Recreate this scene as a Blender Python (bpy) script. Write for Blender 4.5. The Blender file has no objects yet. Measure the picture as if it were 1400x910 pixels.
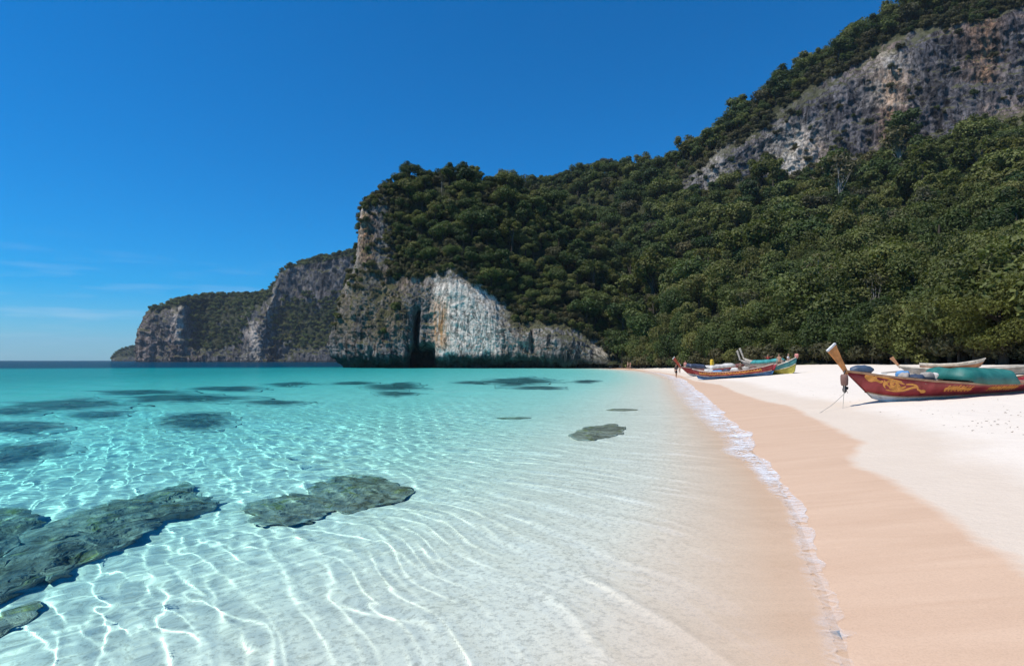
import bpy, bmesh, math, random
import numpy as np
from mathutils import Vector, Matrix

# ------------------------------------------------------------------ camera, sky, sun, exposure
scene = bpy.context.scene
C = scene.collection
FPX, CX, CY, HORIZON = 778.0, 700.0, 455.0, 492.5      # photograph: 1400 x 910
CAM_H = 2.1
PITCH = math.atan((HORIZON - CY) / FPX)
cam_data = bpy.data.cameras.new("camera")
cam = bpy.data.objects.new("camera", cam_data)
C.objects.link(cam)
cam.location = (0, 0, CAM_H)
cam.rotation_euler = (math.pi / 2 + PITCH, 0, 0)
cam_data.sensor_width = 36.0
cam_data.lens = 36.0 * FPX / 1400.0
cam_data.clip_start = 0.05
cam_data.clip_end = 200000.0
scene.camera = cam

SUN_DIR = Vector((-0.92, -0.39, 0)).normalized()
SUN_EL = math.radians(58)
SUN_DIR = Vector((SUN_DIR.x * math.cos(SUN_EL), SUN_DIR.y * math.cos(SUN_EL), math.sin(SUN_EL)))
world = bpy.data.worlds.new("World")
scene.world = world
world.use_nodes = True
wn, wl = world.node_tree.nodes, world.node_tree.links
wn.clear()
w_out = wn.new("ShaderNodeOutputWorld")
w_bg = wn.new("ShaderNodeBackground")
w_sky = wn.new("ShaderNodeTexSky")
w_sky.sky_type = 'NISHITA'
w_sky.sun_disc = False
w_sky.sun_elevation = SUN_EL
w_sky.sun_rotation = math.atan2(SUN_DIR.x, SUN_DIR.y)
w_sky.altitude = 0
w_sky.air_density = 1.0
w_sky.dust_density = 0.35
w_sky.ozone_density = 2.0
w_hs = wn.new("ShaderNodeHueSaturation")
w_hs.inputs["Saturation"].default_value = 1.25
w_hs.inputs["Value"].default_value = 0.9
w_bg.inputs["Strength"].default_value = 0.092
w_tint = wn.new("ShaderNodeMix"); w_tint.data_type = 'RGBA'; w_tint.blend_type = 'MULTIPLY'
w_tint.inputs[0].default_value = 1.0
w_tint.inputs[7].default_value = (0.42, 0.86, 1.26, 1)      # polarised, deep tropical blue over the whole sky
wl.new(w_sky.outputs[0], w_tint.inputs[6])
wl.new(w_tint.outputs[2], w_hs.inputs["Color"])
wl.new(w_bg.outputs[0], w_out.inputs["Surface"])

sun_data = bpy.data.lights.new("sun", 'SUN')
sun_data.energy = 3.9
sun_data.angle = math.radians(0.53)
sun_data.color = (1.0, 0.95, 0.88)
sun_data.cycles.is_caustics_light = True
sun = bpy.data.objects.new("sun", sun_data)
C.objects.link(sun)
sun.rotation_euler = (-SUN_DIR).to_track_quat('-Z', 'Y').to_euler()
sun.location = (0, 0, 300)

scene.render.engine = 'CYCLES'
vs = scene.view_settings
vs.view_transform = 'Standard'
vs.look = 'None'
vs.exposure = 0.42
vs.gamma = 1.0
vs.use_curve_mapping = False
cy = scene.cycles
cy.use_denoising = True
cy.max_bounces = 8
cy.diffuse_bounces = 3
cy.glossy_bounces = 2
cy.transmission_bounces = 6
cy.transparent_max_bounces = 8
cy.volume_bounces = 0
cy.sample_clamp_indirect = 4.0
cy.sample_clamp_direct = 12.0
cy.caustics_reflective = False

# thin fair-weather cloud low over the sea, as part of the sky itself
w_tc = wn.new("ShaderNodeTexCoord")
w_sep = wn.new("ShaderNodeSeparateXYZ")
wl.new(w_tc.outputs["Generated"], w_sep.inputs[0])
def wmath(op, a, b=None, clamp=False):
    n = wn.new("ShaderNodeMath"); n.operation = op; n.use_clamp = clamp
    for i, v in enumerate((a, b)):
        if v is None: continue
        if isinstance(v, (int, float)): n.inputs[i].default_value = v
        else: wl.new(v, n.inputs[i])
    return n.outputs[0]
w_map = wn.new("ShaderNodeMapping")
w_map.inputs["Scale"].default_value = (5.0, 5.0, 46.0)
w_map.inputs["Location"].default_value = (1.3, 0.4, 0.0)
wl.new(w_tc.outputs["Generated"], w_map.inputs[0])
w_no = wn.new("ShaderNodeTexNoise")
w_no.inputs["Scale"].default_value = 1.5
w_no.inputs["Detail"].default_value = 7
wl.new(w_map.outputs[0], w_no.inputs["Vector"])
w_cl = wmath('MULTIPLY', wmath('SUBTRACT', w_no.outputs[0], 0.52), 4.0, True)
w_fade = wmath('MULTIPLY', wmath('MULTIPLY', w_sep.outputs[2], 50.0, True),
               wmath('SUBTRACT', 1.0, wmath('MULTIPLY', w_sep.outputs[2], 5.5, True), True))
w_mix = wn.new("ShaderNodeMix"); w_mix.data_type = 'RGBA'
wl.new(wmath('MULTIPLY', wmath('MULTIPLY', w_cl, w_fade), 0.34), w_mix.inputs[0])
wl.new(w_hs.outputs[0], w_mix.inputs[6])
w_mix.inputs[7].default_value = (7.5, 7.6, 8.2, 1)
wl.new(w_mix.outputs[2], w_bg.inputs["Color"])

# ------------------------------------------------------------------ helpers
RNG = np.random.default_rng(7)
random.seed(7)
_s, _c = math.sin(PITCH), math.cos(PITCH)

def ray(px, py):
    x, y, z = (px - CX), (CY - py), FPX
    return Vector((x, z * _c - y * _s, z * _s + y * _c))

def P(px, py, Y):
    """the point at depth Y that the photograph shows at (px, py)"""
    d = ray(px, py); k = Y / d.y
    return Vector((d.x * k, Y, CAM_H + d.z * k))

def G(px, py, z=0.0):
    """the point of the level z that the photograph shows at (px, py)"""
    d = ray(px, py); k = (z - CAM_H) / d.z
    return Vector((d.x * k, d.y * k, z))

def GW(px, py, depth):
    """a point under water at the given depth, seen refracted through the surface"""
    p = G(px, py, 0.0)
    d = ray(px, py).normalized()
    h = Vector((d.x, d.y, 0)); st = h.length / 1.33
    return p + h.normalized() * depth * st / math.sqrt(1 - st * st) + Vector((0, 0, -depth))

def _hash(ix, iy, iz):
    h = (ix * 374761393 + iy * 668265263 + iz * 2147483647 + 1013904223) & 0xFFFFFFFF
    h = ((h ^ (h >> 13)) * 1274126177) & 0xFFFFFFFF
    h = ((h ^ (h >> 16)) * 2246822519) & 0xFFFFFFFF
    return ((h ^ (h >> 15)) & 0xFFFFFF) / float(0xFFFFFF)

def vnoise(x, y, z):
    """value noise, -1..1, numpy arrays"""
    x, y, z = np.broadcast_arrays(x, y, z)
    fx, fy, fz = np.floor(x), np.floor(y), np.floor(z)
    ix, iy, iz = fx.astype(np.int64), fy.astype(np.int64), fz.astype(np.int64)
    u, v, w = x - fx, y - fy, z - fz
    u, v, w = (t * t * t * (t * (t * 6 - 15) + 10) for t in (u, v, w))
    r = 0
    for dx in (0, 1):
        for dy in (0, 1):
            for dz in (0, 1):
                r = r + _hash(ix + dx, iy + dy, iz + dz) * (u if dx else 1 - u) * (v if dy else 1 - v) * (w if dz else 1 - w)
    return r * 2 - 1

def fbm(x, y, z, octaves=4, gain=0.5, ridged=False):
    t, a, n = 0.0, 1.0, 0.0
    for o in range(octaves):
        v = vnoise(x + o * 17.3, y + o * 5.1, z + o * 9.7)
        t = t + a * ((1 - 2 * np.abs(v)) if ridged else v)
        n += a; a *= gain; x = x * 2.03; y = y * 2.03; z = z * 2.03
    return t / n

def sstep(a, b, x):
    t = np.clip((x - a) / (b - a), 0, 1)
    return t * t * (3 - 2 * t)

def grid_mesh(name, V, mat=None, attrs=None, smooth=True):
    """V: rows x cols x 3 array -> one mesh"""
    n, m = V.shape[:2]
    me = bpy.data.meshes.new(name)
    idx = np.arange(n * m).reshape(n, m)
    q = np.stack([idx[:-1, :-1], idx[:-1, 1:], idx[1:, 1:], idx[1:, :-1]], -1).reshape(-1, 4)
    me.vertices.add(n * m); me.vertices.foreach_set("co", V.reshape(-1).astype(np.float32))
    me.loops.add(q.size); me.loops.foreach_set("vertex_index", q.reshape(-1).astype(np.int32))
    me.polygons.add(len(q))
    me.polygons.foreach_set("loop_start", np.arange(0, q.size, 4, dtype=np.int32))
    me.polygons.foreach_set("use_smooth", np.full(len(q), smooth))
    for k, a in (attrs or {}).items():
        at = me.attributes.new(k, 'FLOAT', 'POINT')
        at.data.foreach_set("value", np.asarray(a, dtype=np.float32).reshape(-1))
    me.update(calc_edges=True); me.validate()
    if mat: me.materials.append(mat)
    return me

def link(name, data, parent=None, loc=None, **props):
    o = bpy.data.objects.new(name, data)
    C.objects.link(o)
    if parent: o.parent = parent
    if loc is not None: o.location = loc
    for k, v in props.items(): o[k] = v
    return o

# ------------------------------------------------------------------ materials
class NT:
    """small helper round a material's node tree"""
    def __init__(s, name):
        s.m = bpy.data.materials.new(name); s.m.use_nodes = True
        s.t = s.m.node_tree; s.n = s.t.nodes; s.l = s.t.links; s.n.clear()
        s.out = s.n.new("ShaderNodeOutputMaterial")
    def new(s, kind, **ins):
        n = s.n.new("ShaderNode" + kind)
        for k, v in ins.items():
            s.put(n.inputs[k.replace("_", " ")], v)
        return n
    def put(s, sock, v):
        if isinstance(v, bpy.types.NodeSocket): s.l.new(v, sock)
        elif isinstance(v, tuple) and len(v) == 3 and sock.type == 'RGBA': sock.default_value = (*v, 1)
        else: sock.default_value = v
    def math(s, op, a, b=None, clamp=False):
        n = s.n.new("ShaderNodeMath"); n.operation = op; n.use_clamp = clamp
        s.put(n.inputs[0], a)
        if b is not None: s.put(n.inputs[1], b)
        return n.outputs[0]
    def mix(s, f, a, b, blend='MIX'):
        n = s.n.new("ShaderNodeMix"); n.data_type = 'RGBA'; n.blend_type = blend
        s.put(n.inputs[0], f); s.put(n.inputs[6], a); s.put(n.inputs[7], b)
        return n.outputs[2]
    def ramp(s, f, *stops):
        n = s.n.new("ShaderNodeValToRGB"); e = n.color_ramp.elements
        while len(e) < len(stops): e.new(0.5)
        for i, (p, c) in enumerate(stops):
            e[i].position = p; e[i].color = (c, c, c, 1) if isinstance(c, (int, float)) else (*c, 1)
        s.l.new(f, n.inputs[0]); return n.outputs[0]
    def coord(s, kind="Object", scale=(1, 1, 1), loc=(0, 0, 0), rot=(0, 0, 0)):
        tc = s.n.new("ShaderNodeTexCoord")
        mp = s.n.new("ShaderNodeMapping")
        mp.inputs["Scale"].default_value = scale; mp.inputs["Location"].default_value = loc
        mp.inputs["Rotation"].default_value = rot
        s.l.new(tc.outputs[kind], mp.inputs[0]); return mp.outputs[0]
    def noise(s, vec, scale=1.0, detail=4.0, rough=0.55, dist=0.0):
        n = s.n.new("ShaderNodeTexNoise")
        s.l.new(vec, n.inputs["Vector"]); n.inputs["Scale"].default_value = scale
        n.inputs["Detail"].default_value = detail; n.inputs["Roughness"].default_value = rough
        n.inputs["Distortion"].default_value = dist
        return n.outputs["Fac"]
    def attr(s, name):
        n = s.n.new("ShaderNodeAttribute"); n.attribute_name = name; return n.outputs["Fac"]
    def bump(s, h, strength=0.3, distance=0.1, normal=None):
        n = s.n.new("ShaderNodeBump"); s.put(n.inputs["Height"], h)
        n.inputs["Strength"].default_value = strength; n.inputs["Distance"].default_value = distance
        if normal: s.l.new(normal, n.inputs["Normal"])
        return n.outputs[0]
    def principled(s, color, rough=0.6, normal=None, spec=0.3, **ins):
        n = s.n.new("ShaderNodeBsdfPrincipled")
        s.put(n.inputs["Base Color"], color); s.put(n.inputs["Roughness"], rough)
        s.put(n.inputs["Specular IOR Level"], spec)
        for k, v in ins.items(): s.put(n.inputs[k.replace("_", " ")], v)
        if normal: s.l.new(normal, n.inputs["Normal"])
        s.l.new(n.outputs[0], s.out.inputs["Surface"]); return n
# ------------------------------------------------------------------ shoreline and ground heights
SHORE = [Vector((-6, -22, 0)), Vector((-1.2, -6, 0)), Vector((0.9, 0, 0))] + [G(*p) for p in (
    (1165, 912), (1150, 870), (1132, 820), (1112, 770), (1092, 710), (1066, 660), (1036, 625), (1008, 592),
    (984, 566), (962, 549), (944, 534), (930, 520), (908, 512), (884, 507.5), (856, 505), (836, 503.8))] + [
    P(820, 503, 158), P(815, 503, 185)]
WETLINE = [Vector((2.6, -12, 0)), Vector((3.4, -2, 0))] + [G(*p) for p in (
    (1560, 900, 0.22), (1400, 762, 0.22), (1310, 700, 0.24), (1250, 665, 0.25), (1205, 640, 0.25), (1170, 628, 0.25), (1166, 615, 0.26), (1180, 600, 0.28), (1150, 585, 0.28),
    (1110, 568, 0.27), (1085, 556, 0.26), (1050, 548, 0.25), (1010, 537, 0.2), (985, 526, 0.2), (950, 520, 0.15), (930, 513, 0.1),
    (900, 508, 0.1), (860, 503.6, 0.1), (836, 503.0, 0.1))] + [P(822, 503, 165)]

def sdist(X, Y, line):
    """signed distance to an open polyline, positive on its right-hand (landward) side"""
    best = np.full(X.shape, 1e9); sign = np.ones(X.shape)
    for a, b in zip(line[:-1], line[1:]):
        dx, dy = b.x - a.x, b.y - a.y
        t = np.clip(((X - a.x) * dx + (Y - a.y) * dy) / (dx * dx + dy * dy), 0, 1)
        ex, ey = X - a.x - t * dx, Y - a.y - t * dy
        d = np.hypot(ex, ey)
        sg = np.where(dx * ey - dy * ex < 0, 1.0, -1.0)
        m = d < best - 1e-6
        best = np.where(m, d, best); sign = np.where(m, sg, sign)
    return best * sign

def ground_z(X, Y, detail=True):
    X = np.asarray(X, float); Y = np.asarray(Y, float)
    s = sdist(X, Y, SHORE)
    steep = np.interp(s, [0, 2, 6, 12, 18, 30, 60, 400], [0, .17, .6, 1.2, 1.58, 1.78, 2.0, 3.0])
    gentle = np.interp(s, [0, 2, 6, 12, 18, 30, 60, 400], [0, .17, .54, .80, 1.12, 1.62, 2.0, 3.0])
    land = gentle + (steep - gentle) * sstep(26, 46, Y)
    sea = -np.interp(-s, [0, .1, 1.5, 4, 8, 14, 30, 60, 120, 200, 4000], [0, .016, .07, .28, .78, 1.15, 1.6, 2.3, 3.2, 3.6, 4.5])
    edge = 140 + (X + 112) * 0.30 + 8 * vnoise(X * .03, Y * .03, 0 * X)
    drop = sstep(0, 60, Y - edge) * (s < -8)
    sea = sea - 12 * drop
    z = np.where(s > 0, land, sea)
    if detail:
        amp = np.clip(np.abs(s) / 3, 0, 1)
        z = z + 0.035 * amp * fbm(X * 0.55, Y * 0.55, 0 * X, 3) + 0.030 * np.clip((s - 4) / 4, 0, 1) * fbm(X * 2.3, Y * 2.3, 0 * X + 4, 4, .6)
        z = z - 0.30 * sstep(-9, -22, s) * (fbm(X * 0.11, Y * 0.16, 0 * X + 8, 3))
    return z, s

def gz(x, y):
    return float(ground_z(np.array([x]), np.array([y]), False)[0][0])

def polar(radii, angles, cx=0.0, cy_=-4.0):
    R, A = np.meshgrid(radii, angles, indexing='ij')
    return cx + R * np.sin(A), cy_ + R * np.cos(A)

def radii_list(r0, spec):
    r = [r0]
    for upto, grow, least in spec:
        while r[-1] < upto: r.append(r[-1] + max(least, grow * r[-1]))
    return np.array(r)

def graded(line_dist):  # distance to a level of the ground
    return line_dist

# ------------------------------------------------------------------ sand: beach and seabed in one sheet
t = NT("sand")
s_ = t.attr("shore"); w_ = t.attr("wetline")
v = t.coord("Object")
n1 = t.noise(v, 0.9, 5, 0.6); n2 = t.noise(v, 7.0, 4, 0.6); n3 = t.noise(v, 60.0, 3, 0.7)
n4 = t.ramp(t.noise(t.coord("Object", (0.35, 2.6, 1), rot=(0, 0, math.radians(12))), 0.8, 6, 0.65, 0.8), (0.25, 0.0), (0.75, 1.0))
wl_ = t.math('ADD', w_, t.math('MULTIPLY', t.math('SUBTRACT', n1, 0.5), 0.55))
wl_ = t.math('ADD', wl_, t.math('MULTIPLY', t.math('SUBTRACT', n2, 0.5), 0.10))
wet = t.ramp(t.math('ADD', t.math('MULTIPLY', wl_, 0.9), 0.5), (0.36, 1.0), (0.58, 0.0))
damp = t.ramp(t.math('MULTIPLY', t.math('ADD', wl_, t.math('MULTIPLY', t.math('SUBTRACT', n1, 0.5), 1.2)), 0.25), (0.35, 1.0), (0.60, 0.0))
dry_c = t.mix(t.noise(v, 2.6, 5, .65), (0.78, 0.69, 0.585), (0.68, 0.595, 0.50))
damp_c = t.mix(n1, (0.67, 0.565, 0.455), (0.61, 0.505, 0.40))
wet_c = t.mix(n4, (0.66, 0.465, 0.325), (0.57, 0.385, 0.26))
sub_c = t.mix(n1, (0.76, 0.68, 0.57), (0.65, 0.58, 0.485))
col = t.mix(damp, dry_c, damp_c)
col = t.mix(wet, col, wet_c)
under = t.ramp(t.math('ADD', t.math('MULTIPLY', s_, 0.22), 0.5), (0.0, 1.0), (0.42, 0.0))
sub_c = t.mix(t.math('MULTIPLY', s_, -0.014, True), sub_c, (0.36, 0.34, 0.30))      # bed colour darkened seaward to cut cyan bounce light on the cliffs
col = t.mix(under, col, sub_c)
n6 = t.noise(v, 17.0, 4, 0.75)
speck = t.ramp(n6, (0.36, 0.55), (0.52, 1.0))
col = t.mix(t.math('MULTIPLY', under, 0.75), col, t.mix(1.0, col, speck, 'MULTIPLY'))
grain = t.ramp(n3, (0.30, 0.72), (0.55, 1.0))
col = t.mix(0.5, col, t.mix(1.0, col, grain, 'MULTIPLY'))
vo = t.new("TexVoronoi"); vo.inputs["Scale"].default_value = 9.0; t.l.new(v, vo.inputs["Vector"])
peb = t.math('MULTIPLY', t.ramp(vo.outputs["Distance"], (0.035, 1.0), (0.06, 0.0)),
             t.ramp(t.noise(v, 0.45, 3), (0.56, 0.0), (0.66, 1.0)))
col = t.mix(t.math('MULTIPLY', peb, 0.55), col, (0.20, 0.16, 0.12))
h = t.math('ADD', t.math('MULTIPLY', n2, 0.5), t.math('MULTIPLY', n3, 0.12))
h = t.math('ADD', h, t.math('MULTIPLY', n1, 0.8))
bs = t.new("Bump"); bs.inputs["Distance"].default_value = 0.05
t.l.new(h, bs.inputs["Height"])
t.put(bs.inputs["Strength"], t.math('SUBTRACT', 0.62, t.math('MULTIPLY', wet, 0.46)))
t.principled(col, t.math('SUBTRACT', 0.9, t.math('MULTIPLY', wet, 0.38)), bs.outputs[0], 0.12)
SAND = t.m

rg = radii_list(1.0, [(4, 0.0, 0.10), (16, 0.0, 0.075), (60, 0.008, 0.075), (400, 0.02, 0.1), (8000, 0.12, 0.1)])
ag = np.radians(np.linspace(-64, 70, 430))
X, Y = polar(rg, ag)
Z, S = ground_z(X, Y)
Z = np.where(S > 70, Z - 0.4, Z)
Wd = sdist(X, Y, WETLINE)
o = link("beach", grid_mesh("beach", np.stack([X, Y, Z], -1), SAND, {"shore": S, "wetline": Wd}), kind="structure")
o["label"] = "pale coral sand beach running under clear shallow water"
o.cycles.is_caustics_receiver = True

# ------------------------------------------------------------------ water
t = NT("sea_water")
wv = t.coord("Object")
cd = t.new("CameraData") if False else None
bm1 = t.noise(t.coord("Object", (1, 1.6, 1)), 1.1, 4, 0.6)
bm2 = t.noise(t.coord("Object", (1, 1.6, 1)), 0.16, 4, 0.6)
far = t.attr("far")
bmp = t.new("Bump"); bmp.inputs["Distance"].default_value = 0.35
t.l.new(t.math('ADD', bm1, t.math('MULTIPLY', bm2, 2.5)), bmp.inputs["Height"])
t.put(bmp.inputs["Strength"], t.math('MULTIPLY', far, 0.55))
dep = t.attr("depth")
cc = t.new("CombineColor")
for i_, sg in enumerate((0.62, 0.071, 0.046)):      # each passage of the surface takes what the water column below absorbs
    t.l.new(t.math('POWER', math.exp(-sg), dep), cc.inputs[i_])
refr = t.new("BsdfRefraction", IOR=1.33, Roughness=0.0)
tr = t.new("BsdfTransparent")
t.l.new(t.mix(1.0, cc.outputs[0], (1.29, 1.29, 1.29), 'MULTIPLY'), refr.inputs["Color"]); t.l.new(t.mix(1.0, cc.outputs[0], (0.95, 0.95, 0.95), 'MULTIPLY'), tr.inputs["Color"])
body = t.new("MixShader")
t.put(body.inputs[0], t.math('GREATER_THAN', t.attr("plain"), 0.5))
t.l.new(refr.outputs[0], body.inputs[1]); t.l.new(tr.outputs[0], body.inputs[2])
gl = t.new("BsdfGlossy", Roughness=0.04)
t.l.new(bmp.outputs[0], gl.inputs["Normal"])
fr = t.new("Fresnel", IOR=1.33)
t.l.new(bmp.outputs[0], fr.inputs["Normal"])
mx = t.new("MixShader")
t.put(mx.inputs[0], t.math('MULTIPLY', fr.outputs[0], 0.36))     # photographed through a polarising filter
t.l.new(body.outputs[0], mx.inputs[1]); t.l.new(gl.outputs[0], mx.inputs[2])
t.l.new(mx.outputs[0], t.out.inputs["Surface"])
WATER = t.m

rw = radii_list(2.2, [(5, 0.0, 0.05), (11, 0.0, 0.024), (48, 0.0029, 0.024), (160, 0.02, 0.05), (8000, 0.06, 0.05)])
aw = np.radians(np.linspace(-54, 46, 780))
X, Y = polar(rw, aw)
Zg, S = ground_z(X, Y, False)
depth = np.clip(-Zg, 0, None)
R = np.hypot(X, Y)
rng = np.random.default_rng(3)
H = np.zeros_like(X)
# swell lines that bend in towards the beach: rings about a point out to sea
qx = X + 0.35 * vnoise(X * 0.45, Y * 0.45, 0 * X + 2) ; qy = Y + 0.35 * vnoise(X * 0.45, Y * 0.45, 0 * X + 31)
rad = np.hypot(qx + 7.0, qy - 1.0)
mod = 0.5 + 0.5 * vnoise(X * 0.6, Y * 0.6, 0 * X + 12)
for lam, a in ((0.66, .0046), (0.43, .0034), (0.31, .0020), (1.15, .007)):
    p = rad * 2 * math.pi / lam + 4 * vnoise(X * 0.7, Y * 0.7, 0 * X + lam * 9)
    H += a * np.clip(.40 / np.maximum(depth, .05), .35, 1) * (np.exp(3.4 * (np.cos(p) - 1)) * 1.5 + 0.25 * np.cos(p)) * (0.25 + 1.1 * np.clip(0.5 + vnoise(X * 0.8, Y * 0.8, 0 * X + lam * 31), 0, 1))
# confused chop, stronger in the deeper water on the left
chop = sstep(0.5, -6, X - 0.12 * Y) * 0.8 + 0.25
for i in range(26):
    lam = 0.16 * (1.16 ** (i % 13)) * rng.uniform(0.9, 1.1)
    th = rng.uniform(0, 2 * math.pi) if i % 2 else rng.normal(math.radians(40), 0.5)
    k = 2 * math.pi / lam
    H += chop * 0.0047 * lam ** 1.25 * np.cos(k * (X * math.cos(th) + Y * math.sin(th)) + rng.uniform(0, 6.28))
damp_ = np.clip(depth / 0.08, 0.05, 1)
fine = np.clip((40 - R) / 25, 0, 1)
Hl = np.zeros_like(X)      # longer wavelets that carry on across the bay
for i in range(16):
    lam = 1.1 * 1.13 ** i; th = rng.normal(math.radians(52), 0.55); k = 2 * math.pi / lam
    Hl += 0.0034 * lam ** .8 * np.clip(1 - R / (lam * 60), 0, 1) * np.cos(k * (X * math.cos(th) + Y * math.sin(th)) + rng.uniform(0, 6.28))
Z = H * damp_ * fine + Hl * np.clip(depth / 1.2, 0, 1) ** 1.5
farA = np.clip((R - 12) / 22, 0, 1)
plain = (ground_z(X, Y)[0] > -0.010).astype(float)
o = link("water", grid_mesh("water", np.stack([X, Y, Z], -1), WATER, {"far": farA, "depth": depth, "plain": plain}), kind="structure")
o["label"] = "clear turquoise sea over white sand"
o.cycles.is_caustics_caster = True
# ------------------------------------------------------------------ lofted terrain: ribs from the foot of the land to behind its ridge
def crom(Pt, t):
    """Catmull-Rom along axis 0"""
    n = len(Pt); t = np.clip(t, 0, n - 1 - 1e-6)
    i = np.floor(t).astype(int); f = (t - i).reshape((-1,) + (1,) * (Pt.ndim - 1))
    p0, p1, p2, p3 = Pt[np.clip(i - 1, 0, n - 1)], Pt[i], Pt[np.clip(i + 1, 0, n - 1)], Pt[np.clip(i + 2, 0, n - 1)]
    a = 0.42
    m1, m2 = a * (p2 - p0), a * (p3 - p1)
    f2, f3 = f * f, f * f * f
    return (2 * f3 - 3 * f2 + 1) * p1 + (f3 - 2 * f2 + f) * m1 + (-2 * f3 + 3 * f2) * p2 + (f3 - f2) * m2

def loft(ribs, seg_counts, rib_counts):
    Cg = np.array([[[*P(px, py, Yd), rk] for px, py, Yd, rk in rib] for rib in ribs])
    tu = np.concatenate([k + np.arange(c) / c for k, c in enumerate(rib_counts)] + [[len(rib_counts)]])
    tv = np.concatenate([k + np.arange(c) / c for k, c in enumerate(seg_counts)] + [[len(seg_counts)]])
    A = crom(Cg, tu)
    B = crom(np.swapaxes(A, 0, 1), tv)            # v, u, 4
    return B[..., :3], np.clip(B[..., 3], 0, 1)

def grid_normals(V):
    du = np.gradient(V, axis=1); dv = np.gradient(V, axis=0)
    n = np.cross(du, dv)
    n /= np.linalg.norm(n, axis=-1, keepdims=True) + 1e-9
    return n

def crag(V, sc=1.0):
    """limestone: vertical flutes, ledges and pockets"""
    x, y, z = V[..., 0] / sc, V[..., 1] / sc, V[..., 2] / sc
    big = fbm(x * 0.07, y * 0.07, z * 0.045, 3)
    flute = fbm(x * 0.32, y * 0.32, z * 0.05, 3, ridged=True)
    blk = fbm(x * 0.45 + 0.3 * z, y * 0.45, z * 0.38, 4, 0.55, ridged=True)
    pock = fbm(x * 1.1, y * 1.1, z * 0.8, 3)
    fine = fbm(x * 1.7, y * 1.7, z * 0.55, 4, 0.6, ridged=True)
    return sc * (2.6 * big + 1.2 * flute + 1.1 * blk + 0.45 * pock + 0.42 * fine)

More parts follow.
